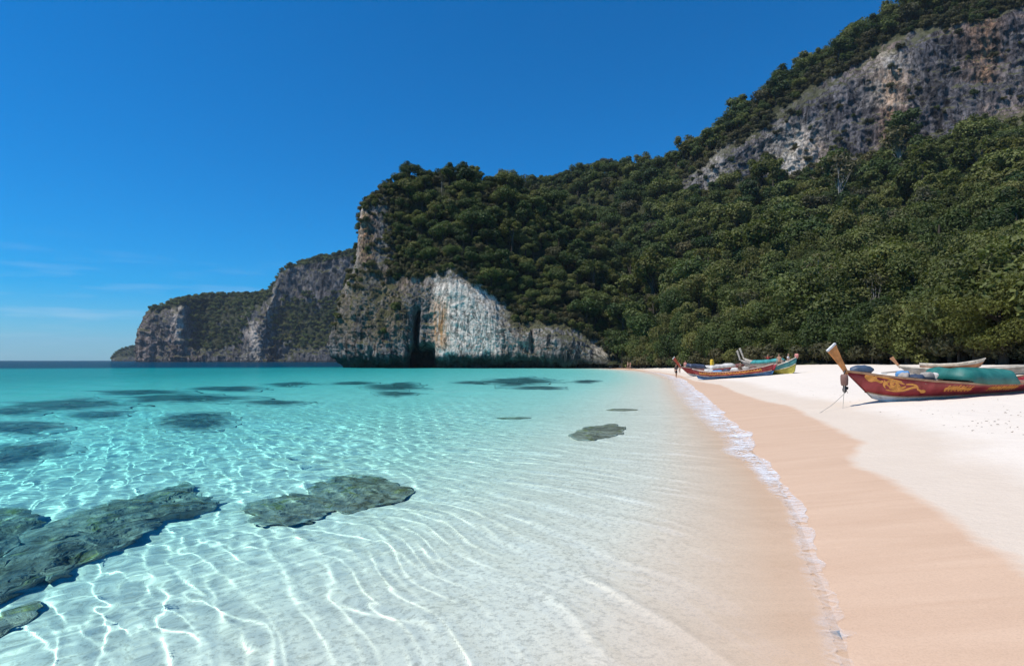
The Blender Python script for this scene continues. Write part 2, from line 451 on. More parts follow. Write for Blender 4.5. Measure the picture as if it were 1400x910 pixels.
def rock_material(name, base, dark, pink, scale=1.0, stain_z=3.0, shrub=(0.035, 0.045, 0.018)):
    t = NT(name)
    v = t.coord("Object"); vst = t.coord("Object", (1, 1, 0.14))
    big = t.noise(v, 0.035 / scale, 5, 0.6, 0.4)
    med = t.noise(v, 0.16 / scale, 6, 0.65, 0.6)
    fin = t.noise(v, 0.9 / scale, 6, 0.7)
    st = t.noise(vst, 0.30 / scale, 6, 0.68, 1.3)
    st2 = t.noise(vst, 1.1 / scale, 4, 0.6, 0.3)
    col = t.mix(t.ramp(med, (0.36, 0.0), (0.62, 1.0)), dark, base)
    pale = t.attr("pale"); och = t.attr("ochre")
    col = t.mix(t.math('MULTIPLY', t.ramp(t.noise(v, 0.05 / scale, 5, 0.6, 0.8), (0.50, 0.0), (0.64, 1.0)), 0.8), col, pink)
    palec = t.mix(t.ramp(fin, (0.3, 0.0), (0.7, 1.0)), (0.58, 0.51, 0.43), (0.80, 0.71, 0.60))
    col = t.mix(t.math('MULTIPLY', pale, t.ramp(st, (0.34, 0.35), (0.46, 1.0))), col, palec)
    col = t.mix(t.math('MULTIPLY', och, t.ramp(st2, (0.35, 0.2), (0.6, 1.0))), col, (0.50, 0.25, 0.10))
    streak = t.ramp(st, (0.36, 0.16), (0.52, 1.0))
    col = t.mix(t.math('SUBTRACT', 0.85, t.math('MULTIPLY', pale, 0.60)), col, t.mix(1.0, col, streak, 'MULTIPLY'))
    streak2 = t.ramp(st2, (0.34, 0.5), (0.55, 1.0))
    col = t.mix(t.math('SUBTRACT', 1.0, t.math('MULTIPLY', pale, 0.7)), col, t.mix(1.0, col, streak2, 'MULTIPLY'))
    col = t.mix(1.0, col, t.ramp(fin, (0.28, 0.45), (0.55, 1.0)), 'MULTIPLY')
    ck = t.math('ABSOLUTE', t.math('SUBTRACT', t.noise(t.coord("Object", (1, 1, 0.4)), 0.42 / scale, 5, 0.6, 0.8), 0.5))
    crack = t.ramp(ck, (0.0, 0.25), (0.035, 1.0))
    col = t.mix(0.8, col, t.mix(1.0, col, crack, 'MULTIPLY'))
    col = t.mix(t.attr("cave_shade"), col, (0.035, 0.032, 0.030))  # near-black colour painted into the recesses in place of deep shade
    geo = t.new("NewGeometry"); sp = t.new("SeparateXYZ"); t.l.new(geo.outputs["Position"], sp.inputs[0])
    if stain_z:   # black tide line of algae along the foot
        zz = t.math('ADD', sp.outputs[2], t.math('MULTIPLY', t.math('SUBTRACT', st, 0.5), stain_z * 2.2))
        wetm = t.ramp(t.math('DIVIDE', zz, stain_z * 2), (0.45, 1.0), (0.72, 0.0))
        col = t.mix(t.math('MULTIPLY', wetm, 0.85), col, (0.035, 0.037, 0.036))
    ms_ = t.math('MULTIPLY', t.attr("moss"), t.ramp(t.math('ADD', t.math('MULTIPLY', med, 0.6), t.math('MULTIPLY', fin, 0.4)), (0.42, 0.0), (0.56, 0.9)))
    col = t.mix(ms_, col, t.mix(t.noise(v, 0.3, 4, 0.6), (0.055, 0.05, 0.025), (0.15, 0.115, 0.06)))
    soil = t.mix(fin, (0.02, 0.027, 0.012), (0.05, 0.05, 0.025))
    rk = t.attr("rock")
    rm = t.ramp(t.math('ADD', rk, t.math('MULTIPLY', t.math('SUBTRACT', fin, 0.5), 0.6)), (0.42, 0.0), (0.52, 1.0))
    # grass and creepers on ledges: upward-facing bits of rock
    sn = t.new("SeparateXYZ"); t.l.new(geo.outputs["Normal"], sn.inputs[0])
    led = t.ramp(t.math('ADD', sn.outputs[2], t.math('MULTIPLY', t.math('SUBTRACT', med, 0.5), 0.9)), (0.42, 0.0), (0.62, 1.0))
    col = t.mix(t.math('MULTIPLY', led, t.math('SUBTRACT', 0.8, t.math('MULTIPLY', pale, 0.6))), col, t.mix(fin, shrub, (0.10, 0.095, 0.04)))
    col = t.mix(rm, soil, col)
    hgt = t.math('ADD', t.math('ADD', t.math('MULTIPLY', fin, 0.8), t.math('MULTIPLY', st2, 1.0)), t.math('MULTIPLY', med, 1.6))
    hgt = t.math('ADD', hgt, t.math('MULTIPLY', crack, 0.5))
    t.principled(col, 0.92, t.bump(hgt, 0.8, 0.55 * scale), 0.1)
    return t.m

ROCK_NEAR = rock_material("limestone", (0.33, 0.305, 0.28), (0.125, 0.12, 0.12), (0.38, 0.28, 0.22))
ROCK_HILL = rock_material("limestone_hill", (0.21, 0.19, 0.195), (0.085, 0.082, 0.095), (0.40, 0.29, 0.235), 1.5, 0)
ROCK_FAR = rock_material("limestone_far", (0.20, 0.185, 0.18), (0.085, 0.085, 0.09), (0.36, 0.27, 0.225), 4.5, 2.0)

def pix(V):
    """photograph coordinates of world points"""
    x, y, z = V[..., 0], V[..., 1], V[..., 2] - CAM_H
    d = y * _c + z * _s; u = -y * _s + z * _c
    return CX + FPX * x / d, CY - FPX * u / d

TERRAIN = {}
def land(name, label, ribs, segs, counts, mat, feature=None, rough=1.0, sc=1.0):
    V, rk = loft(ribs, segs, counts)
    N = grid_normals(V)
    px, py = pix(V)
    rk = np.clip(rk + 0.22 * fbm(V[..., 0] * 0.09 / sc, V[..., 1] * 0.09 / sc, V[..., 2] * 0.09 / sc, 3) * (rk > 0.02), 0, 1)
    D = crag(V, sc) * rough * np.clip(rk * 1.3, 0.25, 1)
    extra = {"pale": np.zeros_like(rk), "ochre": np.zeros_like(rk), "moss": np.zeros_like(rk), "cave_shade": np.zeros_like(rk)}
    if feature: V, D, rk = feature(V, D, rk, px, py, extra)
    V = V + N * D[..., None]
    me = grid_mesh(name, V, mat, {"rock": rk, **extra})
    o = link(name, me, kind="structure", label=label)
    TERRAIN[name] = (V, rk)
    return o

# --- the near headland with its undercut sea cliff
def hrib(pts):
    return pts
head_ribs = []
def hr(base, lip, c1, c2, top, s1, s2, ridge, rock_up=0.15):
    """base: (px, Y) at the water; others (px, py, Y)"""
    bx, bY = base
    head_ribs.append([
        (bx, 511, bY + 3.2, 1), (bx, 497.5, bY + 2.8, 1), (*lip, 1), (*c1, 1), (*c2, 1), (*top, 0.75),
        (*s1, rock_up), (*s2, rock_up * 0.8), (*ridge, 0), (ridge[0] + 6, ridge[1] + 45, ridge[2] + 38, 0)])
hr((560, 230), (545, 485, 230), (540, 450, 228), (540, 400, 226), (545, 350, 224), (550, 320, 222), (560, 290, 218), (575, 262, 212), 0.6)
hr((505, 200), (490, 483, 200), (488, 450, 199), (496, 400, 198), (503, 350, 196), (508, 310, 195), (520, 285, 193), (560, 258, 198), 0.6)
hr((474, 170), (459, 480, 170), (461, 445, 169), (472, 398, 169), (487, 362, 170), (491, 318, 171), (498, 284, 173), (545, 256, 186), 0.85)
hr((492, 160), (484, 487, 159), (486, 452, 159), (492, 412, 160), (499, 380, 163), (508, 335, 167), (520, 292, 172), (562, 256, 184), 0.85)
hr((520, 157), (518, 488, 155.5), (520, 455, 156), (524, 425, 157.5), (530, 398, 161), (542, 350, 167), (550, 300, 173), (578, 254, 184), 0.3)
hr((552, 156), (552, 488, 154.5), (553, 458, 155), (554, 428, 156), (556, 402, 159), (566, 352, 166), (575, 300, 174), (596, 252, 185), 0.12)
hr((585, 158), (585, 487, 155.5), (585, 455, 155.8), (586, 418, 156), (588, 388, 157.5), (595, 345, 165), (602, 298, 174), (612, 251, 186), 0.1)
hr((622, 155), (622, 487, 152.5), (622, 452, 153), (621, 412, 153.8), (620, 380, 155), (626, 340, 163), (634, 296, 174), (632, 252, 187), 0.1)
hr((655, 154), (655, 487, 151.8), (655, 458, 152.2), (655, 430, 152.8), (654, 404, 154.2), (661, 358, 163), (668, 306, 175), (655, 254, 188), 0.1)
hr((690, 153.5), (690, 487, 151.2), (690, 470, 151.5), (690, 456, 152), (690, 445, 153.2), (698, 395, 163), (702, 330, 177), (690, 264, 191), 0.1)
hr((735, 153), (735, 487, 150.5), (735, 476, 150.8), (736, 466, 151.2), (737, 456, 152.5), (746, 408, 164), (750, 345, 181), (730, 282, 198), 0.1)
hr((775, 152), (775, 489, 149.8), (775, 480, 150), (776, 472, 150.6), (778, 464, 152), (790, 420, 165), (796, 362, 184), (780, 305, 206), 0.1)
hr((812, 150), (812, 495, 148.8), (812, 490, 149), (813, 485, 149.6), (816, 479, 151), (826, 440, 165), (832, 390, 186), (820, 335, 212), 0.1)
hr((846, 147), (846, 499, 146.4), (846, 496, 146.8), (847, 493, 147.5), (850, 489, 149), (860, 458, 163), (866, 415, 186), (858, 365, 216), 0.0)
hr((890, 138), (890, 500, 137.5), (890, 498, 138.5), (892, 496, 140), (896, 492, 144), (905, 474, 160), (910, 436, 186), (900, 390, 222), 0.0)

def head_feature(V, D, rk, px, py, ex):
    g = lambda cx_, w, a=2: np.exp(-np.abs((px - cx_) / w) ** a)
    zone = sstep(583, 600, px) * sstep(705, 668, px) * sstep(372, 392, py) * sstep(490, 480, py)
    ex["pale"][:] = np.clip(zone + 0.75 * sstep(800, 818, px) * sstep(838, 826, px) + 0.15 * sstep(690, 700, px) * sstep(770, 750, px) * (py > 455), 0, 1) * (rk > 0.3)
    ex["pale"][:] = np.maximum(ex["pale"], 0.55 * sstep(505, 490, px + 0.15 * (py - 300)) * sstep(275, 290, py) * sstep(410, 380, py) * (rk > .3))
    # cleft and sea cave
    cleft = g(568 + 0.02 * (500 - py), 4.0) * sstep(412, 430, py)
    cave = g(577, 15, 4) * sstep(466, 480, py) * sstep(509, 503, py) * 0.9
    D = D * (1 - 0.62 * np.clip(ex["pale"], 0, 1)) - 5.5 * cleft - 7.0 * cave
    ex["cave_shade"][:] = np.clip(0.9 * cave + 0.7 * cleft, 0, .92)  # shade of cave and cleft put into the rock colour
    tri = np.clip(1 - np.abs(px - 727) / np.maximum(1, (py - 448) * 0.35), 0, 1) * sstep(448, 456, py) * sstep(490, 484, py)
    D -= 1.8 * tri
    ex["ochre"][:] = np.clip(1.2 * g(601, 11) * sstep(395, 430, py) * sstep(482, 470, py) + 0.7 * g(500, 12) * sstep(280, 300, py) * sstep(370, 350, py), 0, 1)
    ex["moss"][:] = sstep(566, 545, px) * sstep(480, 450, py) * sstep(345, 385, py)
    rk = np.where((px > 575) & (px < 700) & (py > 385 + 0.012 * (px - 620) ** 2 * 0.6) & (py < 505), np.maximum(rk, 0.8), rk)
    return V, D, rk

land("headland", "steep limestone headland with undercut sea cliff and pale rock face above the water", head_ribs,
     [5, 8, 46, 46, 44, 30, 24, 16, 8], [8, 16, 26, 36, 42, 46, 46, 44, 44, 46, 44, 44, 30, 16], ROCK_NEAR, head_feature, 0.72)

# --- the wooded hill behind the beach with its high cliff band
TREELINE = [(560, 280), (660, 230), (740, 188), (820, 152), (860, 140), (900, 122), (960, 101), (1040, 85), (1150, 70), (1260, 60), (1400, 50), (1600, 42), (1900, 34), (2600, 26)]
hill_tab = {   # px: [(py, Y) x 3 slope], foot, top, ridge
    560: ([(480, 290), (440, 310), (400, 330)], (372, 345), (350, 358), (330, 385)),
    660: ([(470, 245), (420, 270), (370, 300)], (337, 320), (308, 335), (287, 358)),
    740: ([(462, 205), (402, 240), (347, 280)], (312, 300), (284, 318), (260, 342)),
    820: ([(455, 168), (392, 212), (332, 256)], (297, 280), (268, 296), (243, 322)),
    860: ([(453, 156), (387, 202), (327, 247)], (291, 271), (266, 287), (242, 312)),
    900: ([(452, 140), (384, 190), (322, 236)], (286, 261), (263, 276), (240, 300)),
    960: ([(450, 119), (375, 174), (312, 222)], (267, 252), (232, 260), (214, 284)),
    1040: ([(446, 104), (364, 160), (302, 210)], (251, 243), (182, 252), (156, 276)),
    1150: ([(440, 92), (350, 145), (284, 196)], (238, 230), (108, 241), (78, 266)),
    1260: ([(438, 82), (338, 131), (262, 182)], (205, 218), (52, 229), (16, 255)),
    1400: ([(436, 73), (325, 120), (238, 170)], (160, 205), (10, 217), (-30, 245)),
    1600: ([(432, 64), (305, 110), (205, 160)], (112, 195), (-70, 208), (-120, 236)),
    1900: ([(425, 55), (280, 100), (165, 150)], (55, 186), (-170, 199), (-230, 228)),
    2600: ([(405, 46), (225, 90), (75, 140)], (-70, 176), (-400, 190), (-480, 220))}
hill_ribs = []
for (px, Yb) in TREELINE:
    sl, ft, tp, rd = hill_tab[px]
    b = P(px, 500, Yb); zb = 1.5
    pyb = HORIZON + (CAM_H - zb) / Yb * FPX
    rc = 1.0 if px >= 960 else (0.45 if px >= 940 else 0.0)
    hill_ribs.append([(px, pyb + 3, Yb - 2, 0), (px, (pyb + sl[0][0]) / 2 + 6, (Yb + sl[0][1]) / 2, 0)] + [(px, a, b_, 0) for a, b_ in sl] +
                     [(px, ft[0], ft[1], rc * 0.62), (px, (ft[0] * .66 + tp[0] * .34), ft[1] * .6 + tp[1] * .4, rc), (px, (ft[0] * .33 + tp[0] * .67), ft[1] * .3 + tp[1] * .7, rc), (px, tp[0], tp[1], rc * 0.62),
                      (px, rd[0], rd[1], 0), (px + 4, rd[0] + 55, rd[1] + 90, 0)])
def hill_feature(V, D, rk, px, py, ex):
    ex["pale"][:] = 0.75 * np.clip(np.exp(-((px - 1085) / 32) ** 2) * sstep(150, 200, py) + 0.7 * np.exp(-((px - 1215) / 26) ** 2) * (py > 70) * (py < 150) + 0.6 * np.exp(-((px - 975) / 20) ** 2), 0, 1) * (rk > 0.4)
    ex["ochre"][:] = 0.55 * np.clip(np.exp(-((px - 1345) / 24) ** 2) * (py < 110) + np.exp(-((px - 1220) / 20) ** 2) * (py > 95), 0, 1) * (rk > 0.4)
    return V, D, rk
land("hill", "steep jungle covered hill with a long bare limestone cliff band near its top", hill_ribs,
     [4, 8, 14, 14, 12, 34, 34, 34, 12, 8], [10, 12, 16, 10, 12, 24, 44, 60, 60, 60, 40, 20, 16], ROCK_HILL, hill_feature, 0.78, 1.5)

# --- the far headland across the bay, and a low point beyond it
far_ribs = []
def fr_(px, Y, tops, rocks, ridge):
    far_ribs.append([(px, 499, Y, 1), (px, 491.5, Y + 2, 1)] + [(px + dx, py, Y + dY, rk) for (dx, py, dY), rk in zip(tops, rocks)] +
                    [(ridge[0], ridge[1], ridge[2], 0.0), (ridge[0] + 8, ridge[1] + 30, ridge[2] + 220, 0)])
fr_(238, 1050, [(0, 470, 0), (2, 450, 4), (4, 432, 10)], (1, 1, .9), (246, 424, 1060))
fr_(196, 850, [(-1, 470, 2), (2, 448, 6), (8, 432, 12)], (1, 1, .9), (214, 425, 880))
fr_(218, 815, [(0, 472, 4), (2, 450, 10), (6, 428, 20)], (.8, 1, .9), (228, 420, 870))
fr_(246, 808, [(0, 474, 6), (1, 446, 14), (3, 425, 24)], (.7, 1, .9), (252, 410, 880))
fr_(275, 822, [(0, 470, 18), (2, 440, 36), (4, 418, 60)], (.45, .25, .2), (282, 407, 900))
fr_(305, 815, [(0, 470, 16), (1, 440, 30), (2, 420, 55)], (.3, .45, .2), (308, 406, 900))
fr_(330, 800, [(0, 470, 14), (1, 440, 26), (3, 415, 50)], (.5, .4, .3), (338, 406, 890))
fr_(352, 765, [(0, 474, 5), (4, 448, 10), (10, 420, 24)], (1, 1, .7), (372, 398, 860))
fr_(382, 770, [(0, 470, 12), (2, 430, 30), (6, 385, 46)], (.6, .4, 1), (392, 372, 840))
fr_(410, 760, [(0, 470, 16), (2, 425, 34), (6, 375, 48)], (.4, .3, 1), (416, 360, 830))
fr_(440, 745, [(0, 470, 18), (2, 420, 36), (4, 370, 46)], (.35, .45, 1), (446, 354, 815))
fr_(475, 735, [(0, 470, 16), (2, 415, 36), (4, 365, 46)], (.5, .4, 1), (480, 346, 800))
fr_(530, 720, [(0, 470, 16), (2, 410, 36), (4, 360, 46)], (.4, .4, 1), (536, 338, 790))
fr_(610, 700, [(0, 470, 16), (2, 410, 36), (4, 355, 46)], (.4, .4, 1), (616, 330, 770))
def far_feature(V, D, rk, px, py, ex):
    ex["pale"][:] = 0.45 * np.clip(np.exp(-((px - 246) / 9) ** 2) * (py > 415) * (py < 470) + np.exp(-((px - 348) / 10) ** 2) * (py > 440) + np.exp(-((px - 372) / 7) ** 2) * (py < 440), 0, 1)
    return V, D, rk
land("far_headland", "distant limestone headland with dark wooded gullies across the bay", far_ribs,
     [4, 22, 26, 26, 16, 6], [14, 30, 30, 30, 30, 26, 26, 30, 28, 30, 30, 24, 16], ROCK_FAR, far_feature, 0.85, 4.5)

isle = []
for px, ph in ((152, 489), (158, 482), (170, 476), (185, 473), (200, 469), (225, 466), (260, 464)):
    isle.append([(px, 496, 1500, .9), (px, 491.8, 1503, .8), (px, (491 + ph) / 2 + 1, 1515, .2), (px + 1, ph + 3, 1540, 0), (px + 2, ph + 1.5, 1580, 0), (px + 2, 493, 1700, 0)])
land("low_point", "low dark wooded point on the horizon beyond the far headland", isle, [3, 8, 8, 5, 4], [8, 12, 12, 12, 14, 14], ROCK_FAR, None, 0.5, 4.5)
# ------------------------------------------------------------------ trees
def leaf_material(name, lo, mid, hi, trans=0.28):
    t = NT(name)
    oi = t.new("ObjectInfo")
    tone = t.attr("tone")
    c = t.n.new("ShaderNodeValToRGB"); e = c.color_ramp.elements
    cols = [(0.0, lo), (0.4, mid), (0.8, hi), (1.0, tuple(0.5 * (a + b) for a, b in zip(hi, (0.16, 0.14, 0.045))))]
    while len(e) < len(cols): e.new(0.5)
    for i, (p, q) in enumerate(cols): e[i].position = p; e[i].color = (*q, 1)
    t.l.new(oi.outputs["Random"], c.inputs[0])
    v = t.n.new("ShaderNodeMath"); v.operation = 'MULTIPLY_ADD'
    t.l.new(tone, v.inputs[0]); v.inputs[1].default_value = 0.9; v.inputs[2].default_value = 0.55
    cb = t.new("CombineColor")
    for i in range(3): t.l.new(v.outputs[0], cb.inputs[i])
    col = t.mix(1.0, c.outputs[0], cb.outputs[0], 'MULTIPLY')
    d = t.new("BsdfPrincipled", Roughness=0.55)
    t.l.new(col, d.inputs["Base Color"]); d.inputs["Specular IOR Level"].default_value = 0.22
    tr = t.new("BsdfTranslucent"); t.l.new(t.mix(1.0, col, (1.1, 1.25, 0.5), 'MULTIPLY'), tr.inputs["Color"])
    m = t.new("MixShader"); m.inputs[0].default_value = trans
    t.l.new(d.outputs[0], m.inputs[1]); t.l.new(tr.outputs[0], m.inputs[2]); t.l.new(m.outputs[0], t.out.inputs["Surface"])
    return t.m

LEAF = leaf_material("foliage", (0.032, 0.056, 0.016), (0.064, 0.092, 0.024), (0.125, 0.140, 0.038))
LEAF_EDGE = leaf_material("foliage_shore", (0.044, 0.066, 0.018), (0.072, 0.094, 0.024), (0.122, 0.130, 0.036))
LEAF_GOLD = leaf_material("foliage_yellow_green", (0.085, 0.100, 0.024), (0.105, 0.115, 0.026), (0.125, 0.125, 0.028), 0.35)
LEAF_DRY = leaf_material("foliage_dry", (0.060, 0.062, 0.030), (0.080, 0.076, 0.036), (0.105, 0.090, 0.042))
t = NT("bark"); vb = t.coord("Object", (1, 1, 0.25))
t.principled(t.mix(t.noise(vb, 3.0, 5, 0.65), (0.034, 0.027, 0.020), (0.085, 0.070, 0.052)), 0.9, t.bump(t.noise(vb, 6.0, 4), 0.5, 0.05), 0.1)
BARK = t.m
t = NT("pale_bark"); vb = t.coord("Object", (1, 1, 0.25))
t.principled(t.mix(t.noise(vb, 3.0, 5, 0.65), (0.16, 0.145, 0.125), (0.34, 0.315, 0.28)), 0.9, None, 0.1)
PALE_BARK = t.m

def raw_mesh(name, V, F4, mats, tone=None, matidx=None, smooth=False):
    me = bpy.data.meshes.new(name)
    V = np.asarray(V, np.float32); F4 = np.asarray(F4, np.int32)
    me.vertices.add(len(V)); me.vertices.foreach_set("co", V.reshape(-1))
    me.loops.add(F4.size); me.loops.foreach_set("vertex_index", F4.reshape(-1))
    me.polygons.add(len(F4)); me.polygons.foreach_set("loop_start", np.arange(0, F4.size, 4, dtype=np.int32))
    me.polygons.foreach_set("use_smooth", np.full(len(F4), smooth))
    for m in mats: me.materials.append(m)
    if matidx is not None: me.polygons.foreach_set("material_index", np.asarray(matidx, np.int32))
    if tone is not None:
        at = me.attributes.new("tone", 'FLOAT', 'POINT'); at.data.foreach_set("value", np.asarray(tone, np.float32))
    me.update(calc_edges=True)
    return me

def tube(path, radii, sides=7):
    """verts and quads of a tapered tube along a path"""
    Vs, Fs = [], []
    path = [Vector(p) for p in path]
    for i, p in enumerate(path):
        d = (path[min(i + 1, len(path) - 1)] - path[max(i - 1, 0)]).normalized()
        a = d.orthogonal().normalized(); b = d.cross(a)
        if i and a.dot(pa) < 0.2:
            a = (pa - d * pa.dot(d)).normalized(); b = d.cross(a)
        pa = a
        for k in range(sides):
            th = 2 * math.pi * k / sides
            Vs.append(p + (a * math.cos(th) + b * math.sin(th)) * radii[i])
    for i in range(len(path) - 1):
        for k in range(sides):
            k2 = (k + 1) % sides
            Fs.append((i * sides + k, i * sides + k2, (i + 1) * sides + k2, (i + 1) * sides + k))
    return [tuple(v) for v in Vs], Fs

def wood(seed, H, cr, lobes, thick=0.035, limbs=6):
    r = random.Random(seed)
    V, F = [], []
    def add(v, f):
        o = len(V); V.extend(v); F.extend(tuple(i + o for i in q) for q in f)
    lean = Vector((r.uniform(-.06, .06), r.uniform(-.06, .06), 0)) * H
    top = Vector((lean.x, lean.y, H * 0.72))
    pts = [Vector((0, 0, -0.6)), Vector((0, 0, 0)), lean * .25 + Vector((r.uniform(-.02, .02) * H, 0, H * .25)), lean * .6 + Vector((0, r.uniform(-.03, .03) * H, H * .5)), top]
    rt = H * thick
    add(*tube(pts, [rt * 1.7, rt * 1.25, rt * .95, rt * .7, rt * .25]))
    for l in sorted(lobes, key=lambda q: -q[3])[:limbs]:
        z0 = H * r.uniform(.25, .5); f = z0 / (H * .72)
        s = lean * f + Vector((0, 0, z0)); e = Vector(l[:3])
        m = s.lerp(e, .5) + Vector((r.uniform(-.3, .3), r.uniform(-.3, .3), r.uniform(-.1, .3)))
        add(*tube([s, m, s.lerp(e, .95)], [rt * .5, rt * .32, rt * .1], 5))
    return V, F

def crown_shape(seed, H, R, n_lobes, low=0.3, flat=1.0, rl=(0.30, 0.5)):
    """lobes (x, y, z, r) spread through the crown's volume"""
    r = random.Random(seed); lobes = []
    zc, hz = H * (low + 1) / 2, H * (1 - low) / 2
    for i in range(n_lobes):
        while True:
            p = Vector((r.uniform(-1, 1), r.uniform(-1, 1), r.uniform(-1, 1)))
            if 0.25 < p.length < 0.95: break
        q = r.uniform(*rl) * R * (0.75 + 0.35 * (1 - abs(p.z)))
        lobes.append((p.x * (R - q * .6), p.y * (R - q * .6), zc + p.z * (hz - q * .55 * flat), q))
    return lobes

def leaves(seed, lobes, n, size, squash=0.8, jitter=0.6, fill=0.25):
    g = np.random.default_rng(seed)
    L = np.array(lobes); w = L[:, 3] ** 2; w /= w.sum()
    k = g.choice(len(L), n, p=w)
    d = g.normal(size=(n, 3)); d[:, 2] = d[:, 2] + 0.35
    d /= np.linalg.norm(d, axis=1, keepdims=True)
    # second-level bunches on every lobe keep the outline uneven
    bunch = vnoise(d[:, 0] * 2.6 + k * 7.1, d[:, 1] * 2.6, d[:, 2] * 2.6 + k * 3.3)
    rad = L[k, 3] * (0.86 + 0.26 * bunch + g.normal(0, 0.07, n))
    inner = g.random(n) < fill
    rad = np.where(inner, rad * g.uniform(0.35, 0.85, n), rad)
    c = L[k, :3] + d * rad[:, None] * np.array([1, 1, squash])
    nrm = d + g.normal(0, jitter, (n, 3)) + np.array([0, 0, 0.35])
    nrm /= np.linalg.norm(nrm, axis=1, keepdims=True)
    a = np.cross(nrm, g.normal(size=(n, 3))); a /= np.linalg.norm(a, axis=1, keepdims=True)
    b = np.cross(nrm, a)
    s = size * g.uniform(0.55, 1.35, n)[:, None]
    q = np.stack([c - a * s * .95, c - b * s * .55 - nrm * s * .16, c + a * s * .95, c + b * s * .55 - nrm * s * .16], 1)
    tone = np.clip(0.45 + 0.22 * bunch + g.normal(0, 0.2, n) + 0.15 * g.standard_normal(len(L))[k], 0, 1)
    return q.reshape(-1, 3), np.arange(4 * n).reshape(n, 4), np.repeat(tone, 4)

class TreeKind:
    def __init__(s, seed, H, R, n_lobes, n_leaf, leaf, leafmat, low=0.3, squash=0.8, barkmat=BARK, limbs=6, rl=(0.3, 0.5), thick=0.035):
        s.H, s.R = H, R
        lobes = crown_shape(seed, H, R, n_lobes, low, rl=rl)
        V, F, tone = leaves(seed + 1, lobes, n_leaf, leaf, squash)
        s.crown = raw_mesh("crown", V, F, [leafmat], tone)
        wv, wf = wood(seed + 2, H, R, lobes, thick, limbs)
        s.trunk = raw_mesh("trunk", wv, wf, [barkmat], None, None, True)
        # one joined mesh for the far woods that are not picked apart
        s.both = raw_mesh("wood_tree", np.concatenate([V, np.array(wv)]), np.concatenate([F, np.array(wf) + len(V)]), [leafmat, barkmat],
                          np.concatenate([tone, np.zeros(len(wv))]), [0] * len(F) + [1] * len(wf))

near_kinds = [TreeKind(100 + 10 * i, H, R, nl, 7500, 0.155, LEAF_EDGE, low, 0.8, rl=(.26,.46))
              for i, (H, R, nl, low) in enumerate([(7.5, 3.4, 20, .12), (6.6, 3.6, 22, .10), (8.6, 3.3, 22, .15), (6.0, 3.1, 16, .08), (7.8, 4.0, 24, .2)])]
mid_kinds = [TreeKind(200 + 10 * i, H, R, nl, 2900, 0.27, LEAF, low, 0.75)
             for i, (H, R, nl, low) in enumerate([(7.5, 3.6, 13, .2), (6.5, 3.9, 14, .2), (9.0, 3.6, 15, .25), (7.0, 3.2, 10, .2), (8.0, 4.3, 16, .35)])]
mid_kinds.append(TreeKind(262, 7.0, 3.8, 13, 2500, 0.27, LEAF_EDGE, .25, 0.7))
mid_kinds.append(TreeKind(272, 6.4, 3.5, 11, 2200, 0.25, LEAF_DRY, .25, 0.7))
mid_kinds.append(TreeKind(282, 9.5, 3.0, 12, 2500, 0.26, LEAF_GOLD, .3, 0.8))
mid_kinds.append(TreeKind(292, 10.0, 3.4, 10, 420, 0.32, LEAF_DRY, .45, 0.7, PALE_BARK, 9, thick=.013))
shrub_kinds = [TreeKind(300 + 10 * i, 2.6, 1.7, 7, 1000, 0.17, m, .0, 0.8, limbs=2) for i, m in enumerate([LEAF_DRY, LEAF_EDGE, LEAF_DRY])]
far_kinds = [TreeKind(330 + 10 * i, 9, 5.5, 8, 420, 0.9, LEAF, .1, 0.7, limbs=2) for i in range(3)]

def scatter(V, rk, n, rmin, seed, lo=-1, hi=0.45, size=None, prob=None):
    """points on the loft where lo <= rock mask < hi, kept apart by rmin"""
    g = np.random.default_rng(seed)
    a = V[:-1, :-1]; e1 = V[:-1, 1:] - a; e2 = V[1:, :-1] - a
    ar = np.linalg.norm(np.cross(e1, e2), axis=-1)
    m = rk[:-1, :-1]
    ar = ar * ((m >= lo) & (m < hi))
    # plan area counts for more than wall area
    p = (ar / ar.sum()).reshape(-1)
    k = g.choice(len(p), n, p=p)
    i, j = np.unravel_index(k, ar.shape)
    u, v = g.random(n), g.random(n)
    pts = a[i, j] + e1[i, j] * u[:, None] + e2[i, j] * v[:, None]
    cell = {}; keep = []
    for q, pt in enumerate(pts):
        key = tuple((pt // rmin).astype(int)); ok = True
        for dx in (-1, 0, 1):
            for dy in (-1, 0, 1):
                for dz in (-1, 0, 1):
                    for o_ in cell.get((key[0] + dx, key[1] + dy, key[2] + dz), ()):
                        if ((pts[o_] - pt) ** 2).sum() < rmin * rmin: ok = False; break
                    if not ok: break
                if not ok: break
            if not ok: break
        if ok: cell.setdefault(key, []).append(q); keep.append(q)
    return pts[keep]

